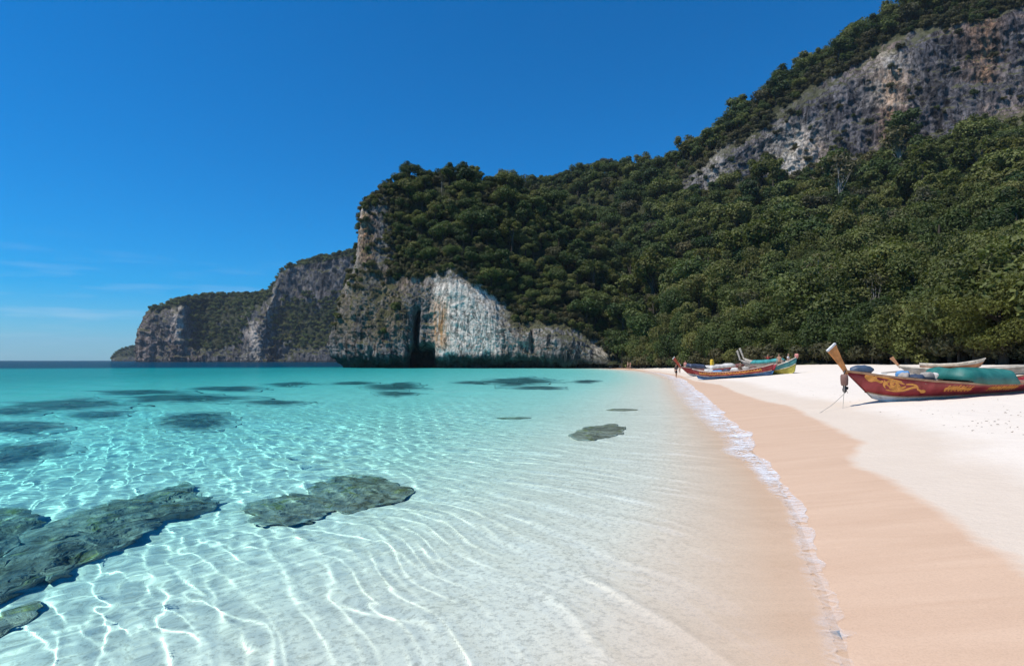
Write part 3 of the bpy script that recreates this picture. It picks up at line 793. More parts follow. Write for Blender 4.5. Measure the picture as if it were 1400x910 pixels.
def gn_forest(name, label, pts, scales, kinds, kind_idx, seed=1, parent_kind="stuff"):
    col = bpy.data.collections.new(name + "_kinds")
    for i, k in enumerate(kinds):
        ob = bpy.data.objects.new("%s_kind_%02d" % (name, i), k.both); col.objects.link(ob)
    me = bpy.data.meshes.new(name)
    me.from_pydata([tuple(p) for p in pts], [], [])
    g = np.random.default_rng(seed)
    for nm, arr in (("size", scales), ("turn", g.uniform(0, 6.283, len(pts)))):
        at = me.attributes.new(nm, 'FLOAT', 'POINT'); at.data.foreach_set("value", np.asarray(arr, np.float32))
    at = me.attributes.new("pick", 'INT', 'POINT'); at.data.foreach_set("value", np.asarray(kind_idx, np.int32))
    o = link(name, me, kind="stuff", label=label)
    ng = bpy.data.node_groups.new(name, 'GeometryNodeTree')
    ng.interface.new_socket("Geometry", in_out='INPUT', socket_type='NodeSocketGeometry')
    ng.interface.new_socket("Geometry", in_out='OUTPUT', socket_type='NodeSocketGeometry')
    N, L = ng.nodes, ng.links
    gi, go = N.new("NodeGroupInput"), N.new("NodeGroupOutput")
    ci = N.new("GeometryNodeCollectionInfo"); ci.inputs["Collection"].default_value = col
    ci.inputs["Separate Children"].default_value = True; ci.inputs["Reset Children"].default_value = True
    ip = N.new("GeometryNodeInstanceOnPoints"); ip.inputs["Pick Instance"].default_value = True
    def named(n_, ty):
        q = N.new("GeometryNodeInputNamedAttribute"); q.data_type = ty; q.inputs["Name"].default_value = n_
        return next(s for s in q.outputs if s.enabled)
    cx_ = N.new("ShaderNodeCombineXYZ")
    L.new(named("turn", 'FLOAT'), cx_.inputs[2])
    L.new(gi.outputs[0], ip.inputs["Points"]); L.new(ci.outputs[0], ip.inputs["Instance"])
    L.new(named("pick", 'INT'), ip.inputs["Instance Index"])
    L.new(cx_.outputs[0], ip.inputs["Rotation"]); L.new(named("size", 'FLOAT'), ip.inputs["Scale"])
    L.new(ip.outputs[0], go.inputs[0])
    md = o.modifiers.new("scatter", 'NODES'); md.node_group = ng
    return o

def plant_tree(name, label, group, kind, loc, scale, rot, category="tree"):
    e = link(name, None, loc=loc, label=label, category=category, group=group)
    e.scale = (scale, scale, scale * random.uniform(0.92, 1.1)); e.rotation_euler = (0, 0, rot)
    link("trunk", kind.trunk, e); link("crown", kind.crown, e)
    return e

# candidate places on the hill and the headland
Vh, rkh = TERRAIN["hill"]
Vp, rkp = TERRAIN["headland"]
hill_pts = scatter(Vh, rkh, 12000, 4.4, 5, -1, 0.40)
head_pts = scatter(Vp, rkp, 7000, 3.1, 6, -1, 0.36)
g = np.random.default_rng(11)
cand = []
for pts, where in ((hill_pts, "hill"), (head_pts, "head")):
    px, py = pix(pts)
    for p, a, b in zip(pts, px, py):
        if p[1] < 20 or p[2] < 0.4: continue
        sc = (g.uniform(0.8, 1.3) if g.random() < .75 else g.uniform(1.3, 1.9)) * (1.0 if where == "hill" else 0.68)
        if where == "head": sc *= float(np.interp(a, [490, 600], [0.5, 1.0]))
        if where == "hill" and a > 980: sc *= 1.12
        cand.append((sc / p[1], p, sc, where, a, b))
# the rows of trees and bushes along the back of the beach
edge_pts = []
tl = [P(px, 500, Yb) for px, Yb in TREELINE]
tl = [p for p in tl if p.y < 150]
for a_, b_ in zip(tl[:-1], tl[1:]):
    for row, gap in ((0, 1.9), (1, 3.6), (2, 4.2)):
        nseg = max(1, round((b_ - a_).length / gap))
        for i in range(nseg):
            q = a_.lerp(b_, (i + g.uniform(0, .9)) / nseg)
            back = Vector((q.x, q.y, 0)).normalized()
            r_ = q + back * ((-1.2, 1.0, 4.5)[row] + g.uniform(-.8, 1.2))
            zz = gz(r_.x, r_.y) - 0.15
            a, b = pix(np.array([[r_.x, r_.y, zz]]))
            edge_pts.append((np.array([r_.x, r_.y, zz]), (g.uniform(.8, 1.6), g.uniform(.75, 1.2), g.uniform(.95, 1.45))[row], float(a[0]), row))

inframe = [c for c in cand if -60 < c[4] < 1460]
edge_in = [e for e in edge_pts if -40 < e[2] < 1450]
n_single = 300 - len(edge_in) - 8
inframe.sort(key=lambda c: -c[0])
single_ids = {id(c) for c in inframe[:max(60, n_single)]}
near_words = ["round crowned", "broad domed", "tall billowing", "small compact", "wide spreading"]
mid_words = ["dark rounded", "broad dark", "tall dark", "small dark", "wide flat crowned", "olive green", "dry brownish", "tall yellow green", "sparse pale limbed"]
bush_words = ["dry olive", "fresh green", "dry leafy"]
for (p, sc, a, row) in edge_in:
    if row == 0:
        i = random.randrange(3)
        plant_tree("shore_bush", bush_words[i] + " bush at the foot of the trees along the back of the beach", "bushes along the back of the beach", shrub_kinds[i], p, sc, random.uniform(0, 6.28), "bush")
        continue
    i = random.randrange(len(near_kinds))
    lab = near_words[i] + (" tree in the front row where the forest meets the sand" if row == 1 else " tree just behind the front row at the back of the beach")
    plant_tree("shore_tree", lab, "shore trees behind the beach", near_kinds[i], p, sc, random.uniform(0, 6.28))
rest = [c for c in cand if id(c) not in single_ids]
for c in inframe:
    if id(c) not in single_ids: continue
    near = c[1][1] < 130
    i = random.randrange(len(near_kinds) if near else len(mid_kinds) - (1 if (c[1][2] < 25 or random.random() < .6) else 0))
    k, w = (near_kinds[i], near_words[i] + " green") if near else (mid_kinds[i], mid_words[i])
    plant_tree("forest_tree", w + " jungle tree on the lower slope of the hill above the beach", "jungle trees on the lower slope", k, c[1] - np.array([0, 0, .2]), c[2], random.uniform(0, 6.28))
rest += [(0, e[0], e[1], "hill", 0, 0) for e in edge_pts if not (-40 < e[2] < 1450)]
pts = np.array([c[1] for c in rest]); pts[:, 2] -= 0.25
idx = g.choice(len(mid_kinds), len(rest), p=[.15, .15, .14, .13, .12, .165, .08, .05, .015])
gn_forest("forest", "dense dark green jungle covering the upper hill and headland", pts, [c[2] for c in rest], mid_kinds, idx, 4)

# low scrub on the rims and ledges of the rock
sp = scatter(Vp, rkp, 2600, 1.5, 21, 0.15, 0.62)
lg = scatter(Vp, rkp, 1100, 1.5, 22, 0.62, 1.01)
pxl, pyl = pix(lg); lg = lg[(pyl < 462) & ((pxl < 560) | (pxl > 860)) & (lg[:, 2] > 8)]
lg = lg[fbm(lg[:, 0] * .16, lg[:, 1] * .16, lg[:, 2] * .16, 3) + 0.20 * np.clip((430 - pix(lg)[1]) / 40, -1, 2) > 0.04]
hs = scatter(Vh, rkh, 2600, 1.9, 23, 0.20, 0.58)
hl = scatter(Vh, rkh, 260, 2.5, 24, 0.60, 1.01)
allp = np.concatenate([sp, lg, hs, hl])
ssz = np.concatenate([g.uniform(.6, 1.25, len(sp)), np.clip(g.normal(.55, .3, len(lg)), .2, 1.3), g.uniform(.9, 1.9, len(hs)), g.uniform(.5, 1.4, len(hl))])
gn_forest("scrub", "dry low scrub along the rims and ledges of the limestone cliffs", allp - np.array([0, 0, .25]), ssz, shrub_kinds, g.integers(0, 3, len(allp)), 5)

# woods on the far headland
Vf, rkf = TERRAIN["far_headland"]
fp = scatter(Vf, rkf, 11000, 5.5, 31, -1, 0.60)
Vi, rki = TERRAIN["low_point"]
ip_ = scatter(Vi, rki, 2500, 8.0, 32, -1, 0.5)
fa = np.concatenate([fp, ip_]); fa = fa[fa[:, 2] > 2]
gn_forest("far_woods", "dark woods in the gullies and on top of the far headland", fa - np.array([0, 0, 1.0]), g.uniform(.55, 1.1, len(fa)), far_kinds, g.integers(0, 3, len(fa)), 6)
print("TREES cand", len(cand), "edge", len(edge_in), "single", n_single, "rest", len(rest), "scrub", len(allp), "far", len(fa))

# single trees that stand out
def special(name, label, kind, px, Y, z=None, sc=1.0, rot=0.0, dz=0.0):
    q = P(px, 495, Y)
    if z is None:
        i = np.argmin((Vh[..., 0] - q.x) ** 2 + (Vh[..., 1] - q.y) ** 2); hz_ = Vh.reshape(-1, 3)[i]
        z = max(gz(q.x, q.y), float(hz_[2])) if Y > 60 else gz(q.x, q.y)
    return plant_tree(name, label, "trees that stand out", kind, (q.x, q.y, z - .2 + dz), sc, rot)
gold = TreeKind(401, 9.5, 5.2, 38, 20000, 0.125, LEAF_GOLD, .06, .55, rl=(.20, .38), limbs=9)
gold2 = TreeKind(411, 7.0, 4.6, 32, 17000, 0.125, LEAF_GOLD, .04, .5, rl=(.20, .38), limbs=9)
special("shore_tree", "big spreading yellow green tree overhanging the sand behind the teal tarpaulin", gold, 1372, 50, sc=1.0, rot=.4)
special("shore_tree", "low wide yellow green tree at the forest edge behind the small cream boat", gold2, 1300, 57, sc=.95, rot=2.0)
special("shore_tree", "tall yellow green tree rising behind the big spreading one", gold, 1420, 58, sc=1.05, rot=3.4)
bright = TreeKind(421, 7.5, 4.6, 20, 6500, 0.21, LEAF_GOLD, .35, .6, rl=(.24, .42))
special("forest_tree", "single bright yellow green dome of a tree among dark jungle crowns", bright, 1113, 150, sc=1.25, dz=1.5)
# bare, pale-limbed trees in the green
for i, (px, Y, sc, lab) in enumerate([(1120, 88, 1.15, "slender bare pale trunk with thin crown among the green shore trees"), (1022, 98, .95, "short leaning pale trunk in the forest edge above the yellow and teal boat"),
                                      (1200, 80, .9, "bare forked pale tree in the forest behind the plain brown prow"), (1378, 62, 1.2, "grey bare topped tree showing its limbs above the spreading tree")]):
    bare = TreeKind(440 + 7 * i, 10.5, 2.6, 9, 320, 0.22, LEAF_DRY, .55, .7, PALE_BARK, 8, thick=.016)
    special("forest_tree", lab, bare, px, Y, sc=sc, rot=i * 1.3)
# ------------------------------------------------------------------ coral reef under the water
t = NT("coral_rock")
v = t.coord("Object")
r1 = t.noise(v, 1.3, 5, 0.65, 0.5); r2 = t.noise(v, 7.0, 5, 0.7); r3 = t.noise(v, 26.0, 3, 0.7)
col = t.mix(t.ramp(r1, (0.38, 0.0), (0.62, 1.0)), (0.16, 0.15, 0.115), (0.42, 0.39, 0.31))
col = t.mix(t.ramp(t.noise(v, 2.1, 4, 0.6, 1.0), (0.55, 0.0), (0.66, 0.85)), col, (0.24, 0.23, 0.06))
col = t.mix(t.ramp(r2, (0.55, 0.0), (0.72, 0.7)), col, (0.34, 0.32, 0.28))
col = t.mix(1.0, col, t.ramp(r2, (0.3, 0.35), (0.52, 1.0)), 'MULTIPLY')
rim = t.attr("rim")
sandy = t.ramp(t.math('ADD', t.math('MULTIPLY', rim, 0.5), t.math('MULTIPLY', t.noise(v, 3.0, 5, 0.7), 0.5)), (0.68, 0.0), (0.84, 1.0))
col = t.mix(sandy, col, (0.45, 0.51, 0.45))
t.principled(col, 0.9, t.bump(t.math('ADD', r2, t.math('MULTIPLY', r3, 0.4)), 0.9, 0.12), 0.1)
CORAL = t.m
t = NT("reef_patch")
v = t.coord("Object")
r1 = t.noise(v, 0.5, 5, 0.7, 0.5); r4 = t.noise(t.coord("Object", (0.5, 1.0, 1)), 1.1, 6, 0.75)
col = t.mix(t.ramp(r1, (0.35, 0.0), (0.65, 1.0)), (0.05, 0.055, 0.06), (0.15, 0.15, 0.14))
rim = t.attr("rim")
sandy = t.ramp(t.math('ADD', t.math('MULTIPLY', rim, 0.55), t.math('MULTIPLY', r4, 0.62)), (0.50, 0.0), (0.80, 1.0))
col = t.mix(sandy, col, (0.46, 0.43, 0.38))
t.principled(col, 0.9, t.bump(r1, 0.6, 0.3), 0.1)
REEF = t.m

def mound(name, label, outline, top, mat, group=None, rough=0.16, res=(96, 30), seed=0, category="coral rock"):
    pts = []
    for a, b in outline:
        s = G(a, b, 0.0)
        pts.append(GW(a, b, top) if True else G(a, b, -top))
    c = sum(pts, Vector()) / len(pts)
    n = len(pts); A, T = res
    closed = np.array([[p.x, p.y] for p in pts + pts[:3]])
    ang = np.linspace(0, n, A, endpoint=False)
    closed2 = np.concatenate([closed[n - 1:n], closed[:n + 2]])
    ring = crom(closed2, ang + 1)                     # smooth closed outline
    rim = ring - np.array([c.x, c.y])
    tt = np.concatenate([np.linspace(0.02, 1, T), np.linspace(1.0, 0.90, 7)[1:]])
    V = np.zeros((len(tt), A + 1, 3))
    for k in range(A + 1):
        d = rim[k % A]
        fz = 1.6 if mat is CORAL else .6
        nz = 1 + 0.16 * float(vnoise(np.array(d[0] * fz + seed), np.array(d[1] * fz), np.array(1.0 * seed))) + 0.10 * float(vnoise(np.array(d[0] * fz * 3.1 + seed), np.array(d[1] * fz * 3.1), np.array(2.0 * seed)))
        V[:, k, 0] = c.x + d[0] * tt * nz; V[:, k, 1] = c.y + d[1] * tt * nz
    bed = ground_z(V[..., 0], V[..., 1])[0]
    q = np.linspace(0, 1, T)
    soft = mat is REEF
    up = np.concatenate([1 - (0.95 if soft else 0.42) * q ** 2.5, np.linspace(0.05 if soft else 0.58, -0.25, 7)[1:]])[:, None]
    hgt = np.maximum(-top - bed, 0.06)
    lum = fbm(V[..., 0] * 1.3 + seed, V[..., 1] * 1.3, 0 * bed + seed, 4, 0.65) + 0.9 * fbm(V[..., 0] * 3.1, V[..., 1] * 3.1, 0 * bed, 4, .6, ridged=True) - .3
    Z = bed + hgt * up + rough * lum * np.clip(up, 0, 1)
    V[..., 2] = np.minimum(Z, -0.06)
    rimA = np.concatenate([q ** 1.5, np.ones(6)])[:, None] * np.ones((1, A + 1))
    o = link(name, grid_mesh(name, V - np.array([c.x, c.y, 0]), mat, {"rim": rimA}), loc=(c.x, c.y, 0), label=label, category=category)
    o.cycles.is_caustics_receiver = True
    if group: o["group"] = group
    return o

mound("coral_rock", "long brown coral reef with yellow green algae running under the clear water", [(-70, 790), (-10, 752), (60, 715), (120, 697), (200, 670), (262, 659), (300, 672), (288, 690), (228, 702), (192, 727), (140, 753), (70, 788), (0, 812), (-70, 850)], 0.42, CORAL, seed=1, rough=0.20, res=(220, 54))
mound("coral_rock", "dark rounded coral block pressed against the seaward side of the long reef", [(-70, 712), (0, 694), (40, 690), (56, 706), (42, 732), (0, 752), (-70, 780)], 0.50, CORAL, seed=2, res=(140, 36))
mound("coral_rock", "low dark coral shelf deep in the shadow of the long reef", [(-70, 880), (0, 838), (50, 815), (62, 826), (30, 850), (-10, 880), (-70, 930)], 0.56, CORAL, seed=9, rough=0.04)
mound("coral_rock", "flat grey coral head with a small yellow green tuft beside its larger twin", [(331, 692), (345, 680), (395, 672), (436, 675), (450, 690), (440, 705), (392, 717), (346, 714)], 0.46, CORAL, seed=3, rough=0.13, res=(150, 40))
mound("coral_rock", "larger pale grey coral head with dark cracks joined to a smaller one", [(420, 664), (466, 651), (520, 650), (552, 667), (540, 684), (500, 697), (462, 699), (440, 684)], 0.42, CORAL, seed=4, rough=0.15, res=(170, 44))
mound("coral_rock", "small lone olive grey rock in very shallow water over pale sand", [(781, 592), (798, 584), (838, 580), (859, 586), (838, 597), (800, 602)], 0.16, CORAL, seed=5, rough=0.07)
mound("coral_rock", "broad blue grey coral patch alone in the open turquoise shallows", [(198, 576), (226, 564), (288, 561), (334, 573), (302, 587), (240, 592)], 0.95, REEF, seed=6)
mound("coral_rock", "wide dark coral patch out beyond the coral block and long reef", [(-50, 612), (0, 602), (60, 600), (104, 612), (60, 627), (0, 640), (-50, 650)], 0.95, REEF, seed=7)
patches = [(90, 553, 120, 5.5), (30, 585, 75, 7), (185, 537, 75, 3.2), (255, 545, 120, 4), (375, 550, 48, 2.6), (315, 531, 70, 2.2), (395, 525, 45, 2.0),
           (20, 561, 60, 3.5), (140, 566, 55, 3.0), (540, 528, 46, 3.4), (545, 538, 38, 2.6), (480, 524, 40, 1.8), (705, 522, 62, 3.4), (735, 530, 42, 1.6), (802, 521.5, 22, 1.3), (650, 523, 40, 1.5)]
for i, (cx_, cy2, rx, ry) in enumerate(patches):
    rr = random.Random(50 + i)
    out = [(cx_ + rx * math.cos(a) * rr.uniform(.75, 1.2), cy2 - 1.9 * ry * math.sin(a) * rr.uniform(.7, 1.2)) for a in np.linspace(0, 2 * math.pi, 11)[:-1]]
    s = G(cx_, cy2, 0)
    top = max(0.5, -gz(s.x, s.y) - 0.22)
    mound("reef_patch", "long dark reef patch lying deep in the turquoise water of the bay", out, top, REEF, "dark reef patches in the bay", seed=20 + i, res=(64, 14), category="reef")
for a, b, rx in ((703, 571.5, 26), (850, 560, 24)):
    out = [(a + rx * math.cos(q), b - 1.6 * math.sin(q)) for q in np.linspace(0, 2 * math.pi, 9)[:-1]]
    s = G(a, b, 0)
    mound("reef_patch", "thin dark strip of coral rubble on the pale sandy shallows", out, max(0.08, -gz(s.x, s.y) - 0.12), CORAL, "thin strips of coral rubble", seed=70 + a % 7, rough=0.03, res=(48, 10), category="reef")

# ------------------------------------------------------------------ foam along the water's edge
t = NT("foam")
v = t.coord("Object")
vo = t.new("TexVoronoi"); vo.feature = 'DISTANCE_TO_EDGE'; vo.inputs["Scale"].default_value = 7.0
wv = t.new("TexNoise"); wv.inputs["Scale"].default_value = 4.0; t.l.new(v, wv.inputs["Vector"])
mv = t.n.new("ShaderNodeMix"); mv.data_type = 'VECTOR'; mv.inputs[0].default_value = 0.12
t.l.new(v, mv.inputs[4]); t.l.new(wv.outputs["Color"], mv.inputs[5]); t.l.new(mv.outputs[1], vo.inputs["Vector"])
lace = t.ramp(vo.outputs["Distance"], (0.04, 1.0), (0.16, 0.0))
body = t.ramp(t.noise(v, 1.6, 6, 0.7), (0.44, 0.0), (0.60, 1.0))
edge = t.attr("edge")
al = t.math('MULTIPLY', t.math('MAXIMUM', t.math('MULTIPLY', lace, 0.75), body), edge, True)
al = t.math('MULTIPLY', al, t.ramp(t.noise(v, 24.0, 3, 0.7), (0.30, 0.45), (0.6, 1.0)))
pb = t.new("BsdfPrincipled", Roughness=0.6); pb.inputs["Base Color"].default_value = (0.86, 0.88, 0.90, 1)
tb = t.new("BsdfTransparent"); ms = t.new("MixShader")
t.l.new(al, ms.inputs[0]); t.l.new(tb.outputs[0], ms.inputs[1]); t.l.new(pb.outputs[0], ms.inputs[2]); t.l.new(ms.outputs[0], t.out.inputs["Surface"])
FOAM = t.m
def foam_strip(name, label, line, w_sea, w_land, strength):
    pts = crom(np.array([[*p] for p in line]), np.linspace(0, len(line) - 1, 420))
    d = np.gradient(pts[:, :2], axis=0); d /= np.linalg.norm(d, axis=1, keepdims=True)
    nr = np.stack([d[:, 1], -d[:, 0]], 1)                       # landward
    k = np.linspace(-1, 1, 15)
    s = np.linspace(0, 1, 420)
    wig = 0.16 * fbm(s * 60, 0 * s, 0 * s, 3) + 0.30 * fbm(s * 16, 0 * s + 3, 0 * s, 3)
    V = np.zeros((420, 15, 3)); E = np.zeros((420, 15))
    ws, wl2 = np.interp(s, np.linspace(0, 1, len(w_sea)), w_sea), np.interp(s, np.linspace(0, 1, len(w_land)), w_land)
    st = np.interp(s, np.linspace(0, 1, len(strength)), strength)
    for j, q in enumerate(k):
        off = np.where(q < 0, q * ws, q * wl2) + wig * np.minimum(1, ws * 2)
        V[:, j, 0] = pts[:, 0] + nr[:, 0] * off; V[:, j, 1] = pts[:, 1] + nr[:, 1] * off
        e = (1 - abs(q)) if q > 0 else (1 + q)
        E[:, j] = st * np.clip(e * (6 if q > 0 else 1.6), 0, 1)
    V[..., 2] = np.maximum(ground_z(V[..., 0], V[..., 1])[0], 0) + 0.014
    o = link(name, grid_mesh(name, V, FOAM, {"edge": E}), kind="stuff", label=label)
foam_strip("foam", "lacy white foam along the edge of the water", SHORE[2:17], [.16, .16, .16, .17, .20, .32, .6, .9, 1.2, 1.4, 1.2, .8], [.05, .05, .05, .06, .09, .18, .3, .4, .4, .4, .3], [.22, .22, .25, .32, .5, .85, 1, 1, 1, 1, .9, .6])

# small litter on the dry sand: bits of coral, bark and weed
rr = random.Random(5); LV, LF = [], []
for _ in range(230):
    while True:
        a, b = rr.uniform(1080, 1440), rr.uniform(505, 690)
        q = G(a, b, 0.8); z = gz(q.x, q.y); q = G(a, b, z); z = gz(q.x, q.y)
        if 0.42 < z < 1.5 and rr.random() < 0.25 + 0.75 * (math.sin(a * .031) * math.cos(b * .07) > .1): break
    L_, W_, H_ = rr.uniform(.008, .04), rr.uniform(.005, .014), rr.uniform(.004, .012)
    th = rr.uniform(0, 6.28); c, s = math.cos(th), math.sin(th); o_ = len(LV)
    for dx, dy, dz in ((-1, -.6, -.5), (1, -1, -.5), (.8, 1, -.5), (-1, .7, -.5), (-.6, -.3, 1), (.7, -.5, .8), (.5, .6, 1), (-.5, .4, .7)):
        LV.append((q.x + c * dx * L_ - s * dy * W_, q.y + s * dx * L_ + c * dy * W_, z + .005 + dz * H_))
    LF += [tuple(o_ + i for i in f) for f in ((0, 1, 5, 4), (1, 2, 6, 5), (2, 3, 7, 6), (3, 0, 4, 7), (4, 5, 6, 7), (0, 3, 2, 1))]
t = NT("beach_litter"); oi = t.noise(t.coord("Object"), 2.2, 2)
t.principled(t.mix(t.ramp(oi, (0.4, 0.0), (0.6, 1.0)), (0.16, 0.12, 0.08), (0.42, 0.36, 0.29)), 0.9)
link("beach_litter", raw_mesh("beach_litter", LV, LF, [t.m]), kind="stuff", label="small scraps of weed, bark and coral scattered on the dry sand")
# ------------------------------------------------------------------ boats
_paints = {}
def paint(name, col, rough=0.45, wear=0.25, grain=(2.0, 9.0), spec=0.35):
    if name in _paints: return _paints[name]
    t = NT(name); v = t.coord("Object")
    n1 = t.noise(v, grain[0], 5, 0.65, 0.4); n2 = t.noise(t.coord("Object", (0.3, 1, 1.2)), grain[1], 5, 0.7)
    dk = tuple(c * 0.62 for c in col); lt = tuple(min(.85, c * 1.1 + 0.03) for c in col)
    c = t.mix(t.ramp(n1, (0.35, 0.0), (0.65, 1.0)), dk, lt)
    c = t.mix(t.math('MULTIPLY', t.ramp(n2, (0.58, 0.0), (0.72, 1.0)), wear), c, (0.33, 0.29, 0.25))
    t.principled(c, t.math('ADD', rough, t.math('MULTIPLY', t.math('SUBTRACT', n2, .5), .3)), t.bump(n2, 0.25, 0.02), spec)
    _paints[name] = t.m; return t.m

RED = paint("boat_red", (0.30, 0.016, 0.018), 0.42, 0.22)
WHITE = paint("boat_white", (0.72, 0.70, 0.66), 0.5, 0.25)
ORANGE = paint("prow_orange", (0.62, 0.23, 0.045), 0.5, 0.10)
ORANGE_RED = paint("prow_orange_red", (0.60, 0.085, 0.03), 0.5, 0.10)
TAN = paint("rail_tan", (0.40, 0.21, 0.10), 0.55, 0.3)
PINKRAIL = paint("rail_pale", (0.52, 0.38, 0.30), 0.55, 0.3)
WOODC = paint("bare_wood", (0.30, 0.22, 0.15), 0.75, 0.35)
GREYWOOD = paint("grey_wood", (0.36, 0.32, 0.27), 0.8, 0.3)
GOLD = paint("gold_paint", (0.74, 0.31, 0.045), 0.45, 0.1, (4, 14))
BLUE = paint("boat_blue", (0.015, 0.09, 0.22), 0.4, 0.12)
TEALP = paint("boat_teal", (0.05, 0.24, 0.23), 0.45, 0.15)
YELLOW = paint("boat_yellow", (0.42, 0.36, 0.045), 0.45, 0.15)
YELLOWP = paint("yellow_cloth", (0.72, 0.47, 0.02), 0.7, 0.05)
TARP = paint("teal_tarp", (0.006, 0.14, 0.115), 0.5, 0.06, (1.2, 5.0))
TARP2 = paint("sea_green_tarp", (0.03, 0.26, 0.25), 0.5, 0.06)
NAVY = paint("navy_tarp", (0.03, 0.045, 0.085), 0.5, 0.1)
SLATE = paint("slate_blue_tarp", (0.06, 0.095, 0.15), 0.45, 0.1)
RUST = paint("rusty_brown", (0.16, 0.075, 0.055), 0.6, 0.35)
DARK = paint("dark_metal", (0.025, 0.025, 0.028), 0.5, 0.15)
SACK = paint("grey_sack", (0.36, 0.32, 0.28), 0.9, 0.2)
PALESACK = paint("pale_sack", (0.58, 0.55, 0.50), 0.9, 0.2)
BAG = paint("blue_bag", (0.10, 0.28, 0.52), 0.7, 0.3)
ROPE = paint("rope", (0.42, 0.38, 0.32), 0.95, 0.2)
PINK = paint("pink_cloth", (0.62, 0.24, 0.20), 0.85, 0.1)
CREAM = paint("boat_cream", (0.62, 0.55, 0.44), 0.55, 0.3)
OCHRE = paint("boat_ochre", (0.42, 0.19, 0.08), 0.55, 0.25)

def mesh_part(name, V, F, mat, parent=None, smooth=False, **props):
    me = bpy.data.meshes.new(name); me.from_pydata([tuple(v) for v in V], [], F); me.materials.append(mat)
    if smooth: me.polygons.foreach_set("use_smooth", [True] * len(me.polygons))
    me.update(); return link(name, me, parent, **props)

def strip_faces(n, m, closed=False):
    return [(i * m + j, i * m + (j + 1) % m, (i + 1) * m + (j + 1) % m, (i + 1) * m + j) for i in range(n - 1) for j in range(m if closed else m - 1)]

def soft_box(name, mat, parent, size, loc, rot=0.0, seed=0, lump=0.08, power=4.0, segs=(12, 18), **props):
    """a sack-like rounded block: superellipsoid with lumps"""
    V = []; n, m = segs
    for i in range(n + 1):
        ph = math.pi * (i / n - .5)
        for j in range(m):
            th = 2 * math.pi * j / m
            f = lambda c: math.copysign(abs(c) ** (2 / power), c)
            p = [f(math.cos(ph)) * f(math.cos(th)), f(math.cos(ph)) * f(math.sin(th)), f(math.sin(ph))]
            k = 1 + lump * float(vnoise(np.array(p[0] * 2.1 + seed), np.array(p[1] * 2.1), np.array(p[2] * 2.1 + seed)))
            V.append((p[0] * size[0] / 2 * k, p[1] * size[1] / 2 * k, p[2] * size[2] / 2 * k + size[2] / 2))
    o = mesh_part(name, V, strip_faces(n + 1, m, True), mat, parent, True, **props)
    o.location = loc; o.rotation_euler = (0, 0, rot); return o

def bar(name, a, b, r, mat, parent=None, sides=8, r2=None, **props):
    a, b = Vector(a), Vector(b)
    v, f = tube([a, b], [r, r2 if r2 is not None else r], sides)
    f += [tuple(range(sides))[::-1], tuple(range(sides, 2 * sides))]
    return mesh_part(name, v, f, mat, parent, False, **props)

def rope_line(name, pts, r, parent=None, mat=None, **props):
    P_ = crom(np.array([[*p] for p in pts]), np.linspace(0, len(pts) - 1, 6 * len(pts)))
    v, f = tube([Vector(p) for p in P_], [r] * len(P_), 6)
    return mesh_part(name, v, f, mat or ROPE, parent, True, **props)

